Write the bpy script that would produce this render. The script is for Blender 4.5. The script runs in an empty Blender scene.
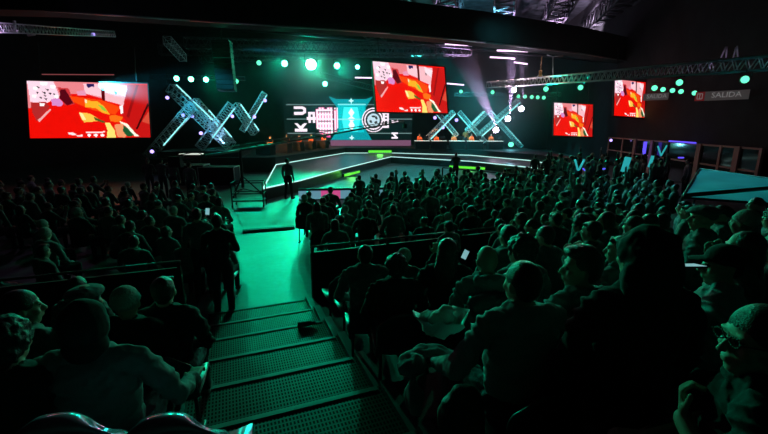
import bpy, bmesh, math, random
import numpy as np
from mathutils import Vector, Matrix, noise
random.seed(7)
S = bpy.context.scene
COL = S.collection
V = Vector
PI = math.pi
R = math.radians

# ------------------------------------------------------------------ camera
F = 400.0
PITCH = R(13)
H = 3.2
cp, sp = math.cos(PITCH), math.sin(PITCH)
cam_d = bpy.data.cameras.new('camera'); cam = bpy.data.objects.new('camera', cam_d); COL.objects.link(cam)
cam.location = (0, 0, H); cam.rotation_euler = (PI/2-PITCH, 0, 0)
cam_d.sensor_width = 36; cam_d.lens = F*36/768; cam_d.clip_start = 0.05; cam_d.clip_end = 300
S.camera = cam
vs = S.view_settings
vs.view_transform = 'Standard'; vs.look = 'None'; vs.gamma = 1; vs.use_curve_mapping = False; vs.exposure = 0.0

def ray(px, py):
    a = (px-384)/F; b = (py-217)/F
    return V((a, cp-b*sp, -sp-b*cp))
def at_k(px, py, k):            # measured position at a distance k along the view axis
    return V((0, 0, H)) + ray(px, py)*k
def at_z(px, py, z):
    r = ray(px, py); return V((0, 0, H)) + r*((z-H)/r.z)

# ------------------------------------------------------------------ materials
def mat(name, col, rough=0.6, metal=0.0, spec=0.5, noise_amt=0.0, nscale=8.0, bump=0.0, bscale=30.0, rnd=0.0, emit=None, estr=0.0, sheen=0.0):
    m = bpy.data.materials.new(name); m.use_nodes = True
    nt = m.node_tree; n = nt.nodes; l = nt.links
    b = n['Principled BSDF']
    b.inputs['Base Color'].default_value = (*col, 1); b.inputs['Roughness'].default_value = rough
    b.inputs['Metallic'].default_value = metal; b.inputs['Specular IOR Level'].default_value = spec
    if sheen: b.inputs['Sheen Weight'].default_value = sheen
    tc = n.new('ShaderNodeTexCoord')
    out = None
    if noise_amt:
        t = n.new('ShaderNodeTexNoise'); t.inputs['Scale'].default_value = nscale; t.inputs['Detail'].default_value = 4
        l.new(tc.outputs['Object'], t.inputs['Vector'])
        r = n.new('ShaderNodeMapRange'); r.inputs['To Min'].default_value = 1-noise_amt; r.inputs['To Max'].default_value = 1+noise_amt
        r.inputs['From Min'].default_value = .3; r.inputs['From Max'].default_value = .7
        l.new(t.outputs['Fac'], r.inputs['Value'])
        mx = n.new('ShaderNodeVectorMath'); mx.operation = 'SCALE'; mx.inputs[0].default_value = col
        l.new(r.outputs[0], mx.inputs['Scale']); out = mx.outputs[0]
    if rnd:
        oi = n.new('ShaderNodeObjectInfo')
        r = n.new('ShaderNodeMapRange'); r.inputs['To Min'].default_value = 1-rnd; r.inputs['To Max'].default_value = 1+rnd*2
        l.new(oi.outputs['Random'], r.inputs['Value'])
        mx = n.new('ShaderNodeVectorMath'); mx.operation = 'SCALE'
        if out: l.new(out, mx.inputs[0])
        else: mx.inputs[0].default_value = col
        l.new(r.outputs[0], mx.inputs['Scale']); out = mx.outputs[0]
    if out: l.new(out, b.inputs['Base Color'])
    if bump:
        t = n.new('ShaderNodeTexNoise'); t.inputs['Scale'].default_value = bscale; t.inputs['Detail'].default_value = 3
        l.new(tc.outputs['Object'], t.inputs['Vector'])
        bp = n.new('ShaderNodeBump'); bp.inputs['Strength'].default_value = bump; bp.inputs['Distance'].default_value = .02
        l.new(t.outputs['Fac'], bp.inputs['Height']); l.new(bp.outputs[0], b.inputs['Normal'])
    if emit:
        b.inputs['Emission Color'].default_value = (*emit, 1); b.inputs['Emission Strength'].default_value = estr
    return m

M = {}
M['wall'] = mat('painted_dark_wall', (.018, .02, .02), .9, noise_amt=.3, nscale=1)
M['black'] = mat('matt_black', (.012, .012, .012), .7)
M['black_metal'] = mat('black_metal', (.02, .02, .022), .45, .3)
M['alu'] = mat('aluminium', (.62, .63, .64), .35, .85)
M['lit_alu'] = mat('aluminium_lit_copy', (.75, .76, .77), .5, .15)  # paler, less metallic aluminium copy so the crossed trusses look lit
M['dark_steel'] = mat('dark_steel', (.10, .10, .11), .5, .6)
M['stage_top'] = mat('glossy_stage_floor', (.05, .06, .065), .38, noise_amt=.2, nscale=2)
M['skin'] = mat('skin', (.42, .28, .21), .55, rnd=.25)
M['cloth'] = mat('cotton_fabric', (.07, .07, .073), .92, rnd=.75, bump=.6, bscale=14, sheen=.25)
M['cloth_pale'] = mat('pale_jacket_fabric', (.30, .31, .32), .9, bump=.6, bscale=12)
M['cloth_mid'] = mat('grey_jacket_fabric', (.15, .15, .16), .9, bump=.7, bscale=14)
M['cloth_black'] = mat('black_fabric', (.015, .015, .016), .95, bump=.3, bscale=14)
M['trousers'] = mat('dark_trousers', (.03, .032, .045), .95, bump=.3)
M['shoes'] = mat('shoes', (.05, .05, .05), .7)
M['eye'] = mat('eye', (.02, .02, .02), .2)
M['hair'] = mat('dark_hair', (.022, .017, .014), .38, bump=.45, bscale=170, rnd=.4)
M['hair_blond'] = mat('blond_hair', (.45, .36, .22), .5, bump=.8, bscale=60)
M['beanie'] = mat('knitted_cap', (.40, .40, .38), .95, bump=.6, bscale=80)
M['seat'] = mat('moulded_plastic_seat', (.05, .02, .03), .35)
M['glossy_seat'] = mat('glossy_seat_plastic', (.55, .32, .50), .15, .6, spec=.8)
M['red_cloth'] = mat('red_orange_jersey', (.75, .16, .05), .8)
M['concrete'] = mat('stand_concrete', (.025, .025, .025), .8, noise_amt=.3, nscale=4)
M['tarp'] = mat('blue_tarpaulin', (.10, .42, .52), .55, noise_amt=.12, nscale=1.2, bump=.15, bscale=3)
M['paper'] = mat('crumpled_paper', (.7, .7, .68), .8, bump=.5, bscale=20)
M['leather'] = mat('dark_nylon', (.04, .04, .045), .6, bump=.4)
M['gate_post'] = mat('pinkish_post_paint', (.45, .27, .22), .7)
M['glass'] = mat('dark_glass', (.02, .025, .025), .08, spec=.8)
M['pale_bag'] = mat('white_plastic_bag', (.62, .66, .66), .45, bump=.6, bscale=10)
M['white'] = mat('white_plastic', (.7, .7, .7), .4)
def emis(name, col, s, base=(.02, .02, .02)): return mat(name, base, .5, emit=col, estr=s)
M['led_cyan'] = emis('led_strip_cyan', (.35, 1, 1), 1.3)
M['led_stage'] = emis('stage_edge_led', (.55, 1, .92), 1.1)
M['led_green'] = emis('green_led_bar', (.15, 1, .05), .9)
M['lens_green'] = emis('lamp_lens_green', (.12, 1, .55), 16)
M['lens_hot'] = emis('lamp_lens_white_green', (.55, 1, .8), 40)
M['lens_pale'] = emis('lamp_lens_pale_green', (.14, 1, .55), 1.5)
M['lens_purple'] = emis('lamp_lens_violet', (.42, .30, 1), 2.6)
M['lens_white'] = emis('lamp_lens_violet_white', (.9, .7, 1), 30)
M['tube'] = emis('pinkish_glow_tube', (.95, .62, .95), 2.2)
M['tube_dim'] = emis('dim_pinkish_glow_tube', (.8, .2, .22), .25)
M['phone'] = emis('phone_screen', (.4, .85, .9), .5)
M['glow_cyan'] = emis('cyan_glow_stick', (.05, .8, .85), .45)
M['glow_blue'] = emis('blue_glow', (.12, .08, 1), 1.2)
M['pink_led'] = emis('dim_pink_led_panel', (.55, .22, .42), .35)
M['banner_pink'] = emis('pink_led_banner', (1, .12, .42), .55)
M['banner_blue'] = emis('pale_blue_led_banner', (.3, .75, .95), .35)
M['desk_top'] = emis('lit_desk_top', (.9, .95, .85), .8, (.6, .6, .6))  # self-glow put into the desk tops so they read as brightly lit
M['deep_blue'] = emis('blue_phone_glow', (.03, .05, .8), .35)
M['sign_text'] = emis('sign_white', (.8, .75, .75), .16, (.7, .7, .7))
M['sign_red'] = emis('sign_red', (.6, .05, .06), .12, (.5, .05, .05))
M['sign_grey'] = emis('sign_grey', (.3, .26, .26), .10, (.3, .27, .27))
M['gold'] = mat('gold_painted_steel', (.75, .55, .18), .4, .5)

def floor_material():
    m = mat('sealed_concrete_floor', (.30, .32, .31), .38)
    nt = m.node_tree; n = nt.nodes; l = nt.links; b = n['Principled BSDF']
    tc = n.new('ShaderNodeTexCoord')
    t = n.new('ShaderNodeTexNoise'); t.inputs['Scale'].default_value = 1.3; t.inputs['Detail'].default_value = 8
    t2 = n.new('ShaderNodeTexNoise'); t2.inputs['Scale'].default_value = 7; t2.inputs['Detail'].default_value = 6
    for x in (t, t2): l.new(tc.outputs['Object'], x.inputs['Vector'])
    mm = n.new('ShaderNodeMath'); mm.operation = 'MULTIPLY'; l.new(t.outputs['Fac'], mm.inputs[0]); l.new(t2.outputs['Fac'], mm.inputs[1])
    cr = n.new('ShaderNodeValToRGB'); cr.color_ramp.elements[0].position = .12; cr.color_ramp.elements[0].color = (.045, .055, .052, 1)
    cr.color_ramp.elements[1].position = .42; cr.color_ramp.elements[1].color = (.14, .15, .148, 1)
    l.new(mm.outputs[0], cr.inputs['Fac']); l.new(cr.outputs['Color'], b.inputs['Base Color'])
    rr = n.new('ShaderNodeMapRange'); rr.inputs['To Min'].default_value = .32; rr.inputs['To Max'].default_value = .6
    l.new(t2.outputs['Fac'], rr.inputs['Value']); l.new(rr.outputs[0], b.inputs['Roughness'])
    return m
M['floor'] = floor_material()

def tread_material():
    m = mat('perforated_steel', (.25, .26, .26), .5, .3)
    nt = m.node_tree; n = nt.nodes; l = nt.links; b = n['Principled BSDF']
    tc = n.new('ShaderNodeTexCoord'); sx = n.new('ShaderNodeSeparateXYZ'); l.new(tc.outputs['Object'], sx.inputs[0])
    def wave(sock, period):
        a = n.new('ShaderNodeMath'); a.operation = 'MULTIPLY'; a.inputs[1].default_value = 2*PI/period; l.new(sock, a.inputs[0])
        s = n.new('ShaderNodeMath'); s.operation = 'SINE'; l.new(a.outputs[0], s.inputs[0]); return s.outputs[0]
    a = wave(sx.outputs['X'], .028); c = wave(sx.outputs['Y'], .05)
    g = n.new('ShaderNodeMath'); g.operation = 'GREATER_THAN'; g.inputs[1].default_value = -.1; l.new(a, g.inputs[0])
    g2 = n.new('ShaderNodeMath'); g2.operation = 'GREATER_THAN'; g2.inputs[1].default_value = -.45; l.new(c, g2.inputs[0])
    mu = n.new('ShaderNodeMath'); mu.operation = 'MULTIPLY'; l.new(g.outputs[0], mu.inputs[0]); l.new(g2.outputs[0], mu.inputs[1])
    mx = n.new('ShaderNodeMix'); mx.data_type = 'RGBA'; mx.inputs[6].default_value = (.032, .034, .034, 1); mx.inputs[7].default_value = (.015, .015, .015, 1)
    l.new(mu.outputs[0], mx.inputs['Factor']); l.new(mx.outputs[2], b.inputs['Base Color'])
    rm = n.new('ShaderNodeMapRange'); rm.inputs['To Min'].default_value = .45; rm.inputs['To Max'].default_value = 1; l.new(mu.outputs[0], rm.inputs['Value']); l.new(rm.outputs[0], b.inputs['Roughness'])
    si = n.new('ShaderNodeMapRange'); si.inputs['To Min'].default_value = .25; si.inputs['To Max'].default_value = 0; l.new(mu.outputs[0], si.inputs['Value']); l.new(si.outputs[0], b.inputs['Specular IOR Level']); b.inputs['Metallic'].default_value = 0
    bp = n.new('ShaderNodeBump'); bp.inputs['Strength'].default_value = .8; bp.inputs['Distance'].default_value = .01; bp.invert = True
    l.new(mu.outputs[0], bp.inputs['Height']); l.new(bp.outputs[0], b.inputs['Normal'])
    return m
M['tread'] = tread_material()
M['nosing'] = mat('worn_step_nosing', (.12, .12, .115), .6, .0)

# ------------------------------------------------------------------ mesh helper
class MB:
    def __init__(s): s.v = []; s.f = []; s.m = []
    def add(s, vv, ff, mi=0):
        b = len(s.v); s.v += [tuple(x) for x in vv]; s.f += [tuple(b+i for i in f) for f in ff]; s.m += [mi]*len(ff); return s
    def box(s, c, d, mi=0, rot=None):
        hx, hy, hz = d[0]/2, d[1]/2, d[2]/2
        vv = [V((x, y, z)) for x in (-hx, hx) for y in (-hy, hy) for z in (-hz, hz)]
        if rot is not None: vv = [rot @ p for p in vv]
        vv = [p+V(c) for p in vv]
        return s.add(vv, [(0, 1, 3, 2), (4, 6, 7, 5), (0, 4, 5, 1), (2, 3, 7, 6), (0, 2, 6, 4), (1, 5, 7, 3)], mi)
    def tube(s, a, b, r, mi=0, n=8, r2=None):
        a = V(a); b = V(b); r2 = r if r2 is None else r2
        d = (b-a).normalized(); u = d.orthogonal().normalized(); w = d.cross(u)
        vv = []
        for p, q in ((a, r), (b, r2)):
            for i in range(n):
                t = 2*PI*i/n; vv.append(p+(u*math.cos(t)+w*math.sin(t))*q)
        ff = [(i, (i+1) % n, n+(i+1) % n, n+i) for i in range(n)]+[tuple(range(n))[::-1], tuple(range(n, 2*n))]
        return s.add(vv, ff, mi)
    def ell(s, c, r, mi=0, nu=16, nv=10, rot=None):
        vv = []; ff = []
        for j in range(nv+1):
            ph = PI*j/nv
            for i in range(nu):
                th = 2*PI*i/nu
                p = V((r[0]*math.sin(ph)*math.cos(th), r[1]*math.sin(ph)*math.sin(th), r[2]*math.cos(ph)))
                if rot is not None: p = rot @ p
                vv.append(p+V(c))
        for j in range(nv):
            for i in range(nu):
                i2 = (i+1) % nu
                ff.append((j*nu+i, (j+1)*nu+i, (j+1)*nu+i2, j*nu+i2))
        return s.add(vv, ff, mi)
    def prism(s, pts, z0, z1, mi=0):
        n = len(pts)
        vv = [(p[0], p[1], z0) for p in pts]+[(p[0], p[1], z1) for p in pts]
        ff = [(i, (i+1) % n, n+(i+1) % n, n+i) for i in range(n)]+[tuple(range(n))[::-1], tuple(range(n, 2*n))]
        return s.add(vv, ff, mi)
    def mesh(s, name, mats, smooth=False):
        me = bpy.data.meshes.new(name); me.from_pydata(s.v, [], s.f)
        for x in (mats if isinstance(mats, (list, tuple)) else [mats]): me.materials.append(x)
        me.polygons.foreach_set('material_index', s.m)
        bm = bmesh.new(); bm.from_mesh(me); bmesh.ops.remove_doubles(bm, verts=bm.verts, dist=1e-5); bmesh.ops.recalc_face_normals(bm, faces=bm.faces); bm.to_mesh(me); bm.free()
        if smooth: me.polygons.foreach_set('use_smooth', [True]*len(me.polygons))
        me.update(); return me
    def build(s, name, mats, parent=None, smooth=False, bevel=0):
        o = link(name, s.mesh(name, mats, smooth), parent)
        if bevel:
            bv = o.modifiers.new('bevel', 'BEVEL'); bv.width = bevel; bv.segments = 2; bv.limit_method = 'ANGLE'
        return o
def link(name, data, parent=None):
    o = bpy.data.objects.new(name, data); COL.objects.link(o)
    if parent is not None: o.parent = parent
    return o
def tag(o, label=None, cat=None, group=None, kind=None):
    if label: o['label'] = label
    if cat: o['category'] = cat
    if group: o['group'] = group
    if kind: o['kind'] = kind
    return o
def empty(name, loc=(0, 0, 0), rz=0):
    o = bpy.data.objects.new(name, None); COL.objects.link(o); o.location = loc; o.rotation_euler = (0, 0, rz); o.empty_display_size = .1; return o
def copy_tree(o, parent=None):
    c = o.copy(); COL.objects.link(c); c.parent = parent
    for ch in list(o.children): copy_tree(ch, c)
    return c
ONES = 'first second third fourth fifth sixth seventh eighth ninth tenth eleventh twelfth thirteenth fourteenth fifteenth sixteenth seventeenth eighteenth nineteenth twentieth'.split()
NUMS = 'one two three four five six seven eight nine ten eleven twelve thirteen fourteen fifteen sixteen seventeen eighteen nineteen twenty'.split()
def lamp(kind, loc, col, power, parent=None, target=None, angle=60, blend=.5, size=.1, name='lamp'):
    d = bpy.data.lights.new(name, kind); d.color = col; d.energy = power
    if kind == 'SPOT': d.spot_size = R(angle); d.spot_blend = blend; d.shadow_soft_size = size
    elif kind == 'POINT': d.shadow_soft_size = size
    elif kind == 'AREA': d.size = size
    o = bpy.data.objects.new(name, d); COL.objects.link(o); o.location = loc
    if target is not None: o.rotation_euler = (V(target)-V(loc)).to_track_quat('-Z', 'Y').to_euler()
    return o

# ------------------------------------------------------------------ axes of the stand
AX = R(21)
U = V((math.cos(AX), math.sin(AX), 0)); W = V((-math.sin(AX), math.cos(AX), 0))
def uw(u, w, z=0): return U*u + W*w + V((0, 0, z))
T0, RUN, RISE = 6.7, .76, .161
UL, UR = -.53, 1.07
ROTZ = Matrix.Rotation(AX, 3, 'Z')

# ------------------------------------------------------------------ setting
def struct(o): o['kind'] = 'structure'; return o
struct(MB().prism([(-28, -6), (26, -6), (26, 54), (-28, 54)], -.2, 0).build('floor', M['floor']))
ZC = 14.5
struct(MB().prism([(-28, -6), (26, -6), (26, 54), (-28, 54)], ZC, ZC+.2).build('ceiling', mat('corrugated_roof_sheet', (.10, .11, .12), .45, .4, noise_amt=.6, nscale=1.5, bump=1.0, bscale=2.5)))
struct(MB().box((0, 54, ZC/2), (56, .3, ZC)).build('wall_back', M['wall']))
struct(MB().box((-28, 24, ZC/2), (.3, 60, ZC)).build('wall_left', M['wall']))
# right wall runs slightly oblique
wr_a, wr_b = V((13.0, -6, 0)), V((21.6, 54, 0))
wd = (wr_b-wr_a).normalized(); wn = V((wd.y, -wd.x, 0))
def rect_wall(a, b, th, z0, z1):
    d = (b-a).normalized(); nn = V((d.y, -d.x, 0))*th
    return [a, b, b+nn, a+nn]
struct(MB().prism(rect_wall(wr_a, wr_b, .3, 0, ZC), 0, ZC).build('wall_right', M['wall']))
struct(MB().box((-2, -6, ZC/2), (52, .3, ZC)).build('wall_rear', M['wall']))

# stand decks: one stepped block on each side of the aisle
NR = 12
def deck(u0, u1):
    mb = MB()
    for k in range(NR):
        w1 = T0-RUN*k; w0 = T0-RUN*(k+1)
        mb.prism([uw(u0, w0), uw(u1, w0), uw(u1, w1), uw(u0, w1)], 0, RISE*(k+1))
    return mb
struct(deck(UR+.012, 12.2).build('floor_raised_stand', M['concrete']))
struct(deck(-14, UL-.012).build('floor_raised_stand', M['concrete']))

# aisle stairs
st = empty('aisle_stairs', uw((UL+UR)/2, T0), AX)
tag(st, 'wide metal aisle stairs with perforated treads and worn pale nosings', 'stairs')
for k in range(10):
    y0 = -RUN*(k+1)
    mb = MB().box((0, y0+RUN/2, RISE*(k+1)/2), (UR-UL, RUN, RISE*(k+1)))
    t = mb.build('tread', M['tread'], st)
    nb = MB().box((0, y0+RUN-.028, RISE*(k+1)+.003), (UR-UL-.06, .05, .012))
    nb.box((0, y0+RUN-.002, RISE*(k+1)-.035), (UR-UL-.06, .012, .05))
    nb.box((0, y0+.03, RISE*(k+1)+.004), (UR-UL-.06, .02, .012))
    nb.build('nosing', M['nosing'], t)
# side stringers of the stairs
for s, u in ((-1, UL-.05), (1, UR+.05)):
    mb = MB()
    for k in range(10):
        w1 = T0-RUN*k; w0 = T0-RUN*(k+1); z = RISE*(k+1)
        mb.prism([uw(u-.05, w0), uw(u+.05, w0), uw(u+.05, w1), uw(u-.05, w1)], z+.001, z+.05)
    struct(mb.build('trim_1' if s < 0 else 'trim_2', M['dark_steel']))

# front barriers of the stand
def barrier(u0, u1, label, zt=1.1, gap=None):
    e = empty('stand_barrier', uw(u0, T0+.06), AX); tag(e, label, 'barrier', 'barriers along the front of the stand')
    L = u1-u0
    MB().box((L/2, 0, zt/2-.04), (L, .05, zt-.12)).build('barrier_panel', M['black'], e)
    mb = MB()
    mb.tube((0, 0, zt), (L, 0, zt), .02, n=10); mb.build('top_rail', M['dark_steel'], e, True)
    n = max(1, round(L/1.6))
    for i in range(n+1):
        MB().box((min(max(L*i/n, .03), L-.03), -.05, zt/2), (.045, .04, zt)).build('post', M['black_metal'], e)
barrier(1.2, 4.1, 'black stand barrier with metal top rail beginning beside the stairs')
barrier(4.2, 6.4, 'black stand barrier with metal top rail further from the stairs')
barrier(-5.2, -.85, 'long black stand barrier with pale rail behind the big knitted beanie')

# ------------------------------------------------------------------ people
def remesh(mb, voxel, smooth=3, decimate=1.0, jitter=0.0, jscale=8, mats=None, prims=None, folds=0):
    me = bpy.data.meshes.new('tmp'); me.from_pydata(mb.v, [], mb.f)
    o = bpy.data.objects.new('tmp', me); COL.objects.link(o)
    r = o.modifiers.new('r', 'REMESH'); r.mode = 'VOXEL'; r.voxel_size = voxel
    sm = o.modifiers.new('s', 'SMOOTH'); sm.factor = .5; sm.iterations = smooth
    if decimate < 1:
        dc = o.modifiers.new('d', 'DECIMATE'); dc.ratio = decimate
    dg = bpy.context.evaluated_depsgraph_get()
    new = bpy.data.meshes.new_from_object(o.evaluated_get(dg))
    bpy.data.objects.remove(o); bpy.data.meshes.remove(me)
    if jitter:
        no = [v.normal.copy() for v in new.vertices]
        for v, nn in zip(new.vertices, no):
            v.co += nn*jitter*(noise.noise(v.co*jscale)+.5*noise.noise(v.co*jscale*2.3))
    for x in mats: new.materials.append(x)
    if prims is not None:
        C = np.zeros((len(new.polygons), 3)); new.polygons.foreach_get('center', C.ravel()) if False else None
        cen = np.empty(len(new.polygons)*3, dtype=np.float32); new.polygons.foreach_get('center', cen); C = cen.reshape(-1, 3)
        best = np.full(len(C), 1e9); idx = np.zeros(len(C), dtype=np.int32)
        for a, b, r1, r2, mi in prims:
            a = np.array(a); b = np.array(b); d = b-a; L = max(float(d@d), 1e-9)
            t = np.clip(((C-a)@d)/L, 0, 1); q = a+t[:, None]*d
            dist = np.linalg.norm(C-q, axis=1)-(r1+(r2-r1)*t)
            k = dist < best; best[k] = dist[k]; idx[k] = mi
        new.polygons.foreach_set('material_index', idx)
        if folds:
            cloth = np.zeros(len(new.vertices)); cnt = np.zeros(len(new.vertices))
            for pl in new.polygons:
                for vi in pl.vertices: cloth[vi] += idx[pl.index] in (1, 2); cnt[vi] += 1
            no = [v.normal.copy() for v in new.vertices]
            for v, nn, c_, n_ in zip(new.vertices, no, cloth, cnt):
                if c_ >= n_ and n_:
                    q = v.co; q2 = V((q.x*7+noise.noise(q*5)*1.2, q.y*7, q.z*13+noise.noise(q*4+V((7, 0, 0)))*2.2))
                    v.co += nn*folds*(1.2-2.6*abs(noise.noise(q2))+.35*noise.noise(q*38))
    new.polygons.foreach_set('use_smooth', [True]*len(new.polygons))
    new.update(); return new

SK, TOP, TR, SH, EY = 0, 1, 2, 3, 4
class Fig:
    def __init__(s): s.mb = MB(); s.p = []
    def cap(s, a, b, r1, r2, mi):
        a = V(a); b = V(b)
        s.mb.ell(a, (r1, r1, r1), nu=12, nv=8); s.mb.ell(b, (r2, r2, r2), nu=12, nv=8); s.mb.tube(a, b, r1, n=12, r2=r2)
        s.p.append((tuple(a), tuple(b), r1, r2, mi))
    def ell(s, c, r, mi, rot=None, reach=None):
        s.mb.ell(c, r, rot=rot, nu=18, nv=12)
        c = V(c); m = sorted(r); rad = m[1]*.9 if reach is None else reach
        i = max(range(3), key=lambda q: r[q]); ax = V((0, 0, 0)); ax[i] = max(0, r[i]-rad)
        if rot is not None: ax = rot @ ax
        s.p.append((tuple(c-ax), tuple(c+ax), rad, rad, mi))

def add_hand(f, wrist, d, up, side, curl=.5, k=1.0, fat=1.0, spread=.012):
    """palm, four fingers and a thumb; d = pointing direction, up = back of the hand, side = +1/-1 thumb side"""
    d = V(d).normalized(); up = (V(up)-d*V(up).dot(d)).normalized(); sd = d.cross(up)*side
    w = V(wrist)
    for t in (-.028, -.009, .01, .028):
        f.cap(w+d*.015*k+sd*t*.7*k, w+d*.085*k+sd*t*k, .014*k, .0125*k, SK)
    for i, (t, L) in enumerate(((.033, .068), (.011, .077), (-.011, .072), (-.033, .056))):
        b0 = w+d*.088*k+sd*t*k
        a1 = curl*.8; a2 = curl*1.9
        d1 = (d*math.cos(a1)-up*math.sin(a1)+sd*t*2.4*spread*20).normalized(); d2 = (d*math.cos(a2)-up*math.sin(a2)).normalized()
        m1 = b0+d1*L*.52*k; m2 = m1+d2*L*.5*k
        f.cap(b0, m1, .0098*k*fat, .009*k*fat, SK); f.cap(m1, m2, .009*k*fat, .0072*k*fat, SK)
    b0 = w+d*.025*k+sd*.03*k; t1 = b0+(d*.6+sd*.75-up*.25).normalized()*.042*k; t2 = t1+(d*.95+sd*.2-up*.35).normalized()*.034*k
    f.cap(b0, t1, .014*k, .011*k, SK); f.cap(t1, t2, .011*k, .009*k, SK)

def add_head(f, h, face=True, yaw=0.0, tilt=0.0):
    """h: centre of the skull; returns the rotation of the head"""
    rot = Matrix.Rotation(yaw, 3, 'Z') @ Matrix.Rotation(tilt, 3, 'X')
    def P(x, y, z): return V(h)+rot @ V((x, y, z))
    f.ell(P(0, -.004, .012), (.076, .096, .104), SK, rot)
    f.ell(P(0, .030, -.055), (.058, .062, .062), SK, rot)
    f.ell(P(0, .060, -.098), (.028, .024, .020), SK, rot)
    if face:
        f.cap(P(0, .088, .012), P(0, .113, -.030), .0085, .0125, SK)
        for s in (-1, 1):
            f.ell(P(.033*s, .078, .030), (.024, .014, .008), SK, rot)
            f.ell(P(.040*s, .062, -.028), (.024, .024, .024), SK, rot)
            f.ell(P(.031*s, .083, .010), (.011, .008, .007), EY, rot, reach=.0085)
            f.ell(P(.078*s, -.004, -.012), (.010, .020, .030), SK, rot)
            f.ell(P(.013*s, .106, -.032), (.008, .008, .007), SK, rot)
        f.ell(P(0, .090, -.058), (.023, .012, .0065), SK, rot)
        f.ell(P(0, .088, -.071), (.019, .012, .007), SK, rot)
    return rot

def seated(pose='lap', yaw=0.0, tilt=0.0, lean=0.0, wide=1.0, hood=False, collar=False, fine=False, sleeve=True):
    """sitting figure; origin on the floor under the hips, looking along +Y"""
    f = Fig(); w = wide
    f.ell((0, 0, .56), (.175*w, .135, .12), TR); f.ell((0, .01, .70), (.155*w, .12*w, .14), TOP)
    sy = lean
    f.ell((0, .01+sy*.5, .83), (.160*w, .115*w, .16), TOP); f.ell((0, sy*.9, .96), (.178*w, .118*w, .15), TOP)
    f.cap((-.125*w, sy-.01, 1.045), (.125*w, sy-.01, 1.045), .068, .068, TOP)
    f.cap((-.05, sy-.005, 1.085), (.05, sy-.005, 1.085), .062, .062, TOP)
    f.cap((-.175*w, sy-.005, 1.025), (-.14*w, sy-.005, 1.04), .064, .064, TOP); f.cap((.175*w, sy-.005, 1.025), (.14*w, sy-.005, 1.04), .064, .064, TOP)
    hc = V((0, sy*1.15+.02, 1.235))
    f.cap((0, sy, 1.07), (0, sy*1.15+.01, 1.17), .060, .054, SK)
    rot = add_head(f, hc, True, yaw, tilt)
    for i in range(12):
        a0, a1 = 2*PI*i/12, 2*PI*(i+1)/12
        f.cap((.070*math.cos(a0), sy+.066*math.sin(a0), 1.110-.012*math.sin(a0)), (.070*math.cos(a1), sy+.066*math.sin(a1), 1.110-.012*math.sin(a1)), .013, .013, TOP)
    if hood:
        f.ell((0, sy-.085, 1.085), (.115, .065, .075), TOP); f.cap((-.07, sy+.02, 1.10), (-.085, sy-.06, 1.10), .030, .034, TOP); f.cap((.07, sy+.02, 1.10), (.085, sy-.06, 1.10), .030, .034, TOP)
    if collar:
        for i in range(10):
            a0, a1 = 2*PI*i/10, 2*PI*(i+1)/10
            f.cap((.074*math.cos(a0), sy+.074*math.sin(a0)-.004, 1.118-.015*math.sin(a0)), (.074*math.cos(a1), sy+.074*math.sin(a1)-.004, 1.118-.015*math.sin(a1)), .017, .017, TOP)
    for s in (-1, 1):
        f.cap((.095*s, .02, .545), (.125*s, .43, .53), .088, .062, TR)
        f.cap((.125*s, .43, .53), (.125*s, .42, .10), .060, .042, TR)
        f.cap((.125*s, .40, .055), (.135*s, .56, .040), .045, .036, SH)
    def arm(s, el, wr, hd=None, up=(0, 0, 1), curl=.7):
        sh = V((.19*s*w, sy-.005, 1.015)); el = V(el); wr = V(wr)
        f.cap(sh, el, .058, .046, TOP); f.cap(el, wr, .045, .031, TOP if sleeve else SK)
        d = V(hd) if hd else (wr-el)
        add_hand(f, wr+d.normalized()*.015, d, up, -s, curl, fat=1.0)
    if pose == 'lap':
        arm(-1, (-.27*w, sy+.04, .76), (-.12, .27, .645), (.3, .8, -.15)); arm(1, (.27*w, sy+.04, .76), (.12, .27, .645), (-.3, .8, -.15))
    elif pose == 'folded':
        arm(-1, (-.27*w, sy+.08, .78), (.03, sy+.24, .84), (1, .15, 0), (0, 1, 0)); arm(1, (.27*w, sy+.08, .78), (-.03, sy+.25, .79), (-1, .1, 0), (0, 1, 0))
    elif pose == 'knees':
        arm(-1, (-.22, sy+.16, .72), (-.05, .42, .66), (.4, .8, -.1)); arm(1, (.22, sy+.16, .72), (.05, .44, .69), (-.4, .8, -.1))
    elif pose == 'phone':
        arm(-1, (-.24*w, sy+.17, .83), (-.075, sy+.42, 1.06), (0.1, .25, 1), (0, 1, .1), 1.0); arm(1, (.24*w, sy+.17, .83), (.075, sy+.42, 1.06), (-.1, .25, 1), (0, 1, .1), 1.0)
    elif pose == 'raise':
        arm(-1, (-.27*w, sy+.04, .76), (-.12, .27, .645), (.3, .8, -.15)); arm(1, (.24*w, sy+.06, 1.28), (.2, sy+.10, 1.54), (0, .05, 1), (0, 1, 0), .15)
    elif pose == 'chin':
        arm(-1, (-.25*w, sy+.22, .80), (-.06, sy+.19, 1.06), (.25, -.02, 1), (0, 1, 0), .9); arm(1, (.27*w, sy+.04, .76), (.12, .27, .645), (-.3, .8, -.15))
    elif pose == 'chest':
        arm(-1, (-.24*w, sy+.04, .79), (-.06, sy+.17, .90), (.35, .15, 1), (0, 1, 0), 1.0); arm(1, (.27*w, sy+.04, .76), (.12, .27, .645), (-.3, .8, -.15))
    elif pose == 'hug':
        arm(-1, (-.31*w, sy+.02, .80), (-.36*w, .30, .70), (0, 1, 0)); arm(1, (.31*w, sy+.02, .80), (.30*w, .30, .70), (0, 1, 0))
    return f, hc, rot

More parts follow.
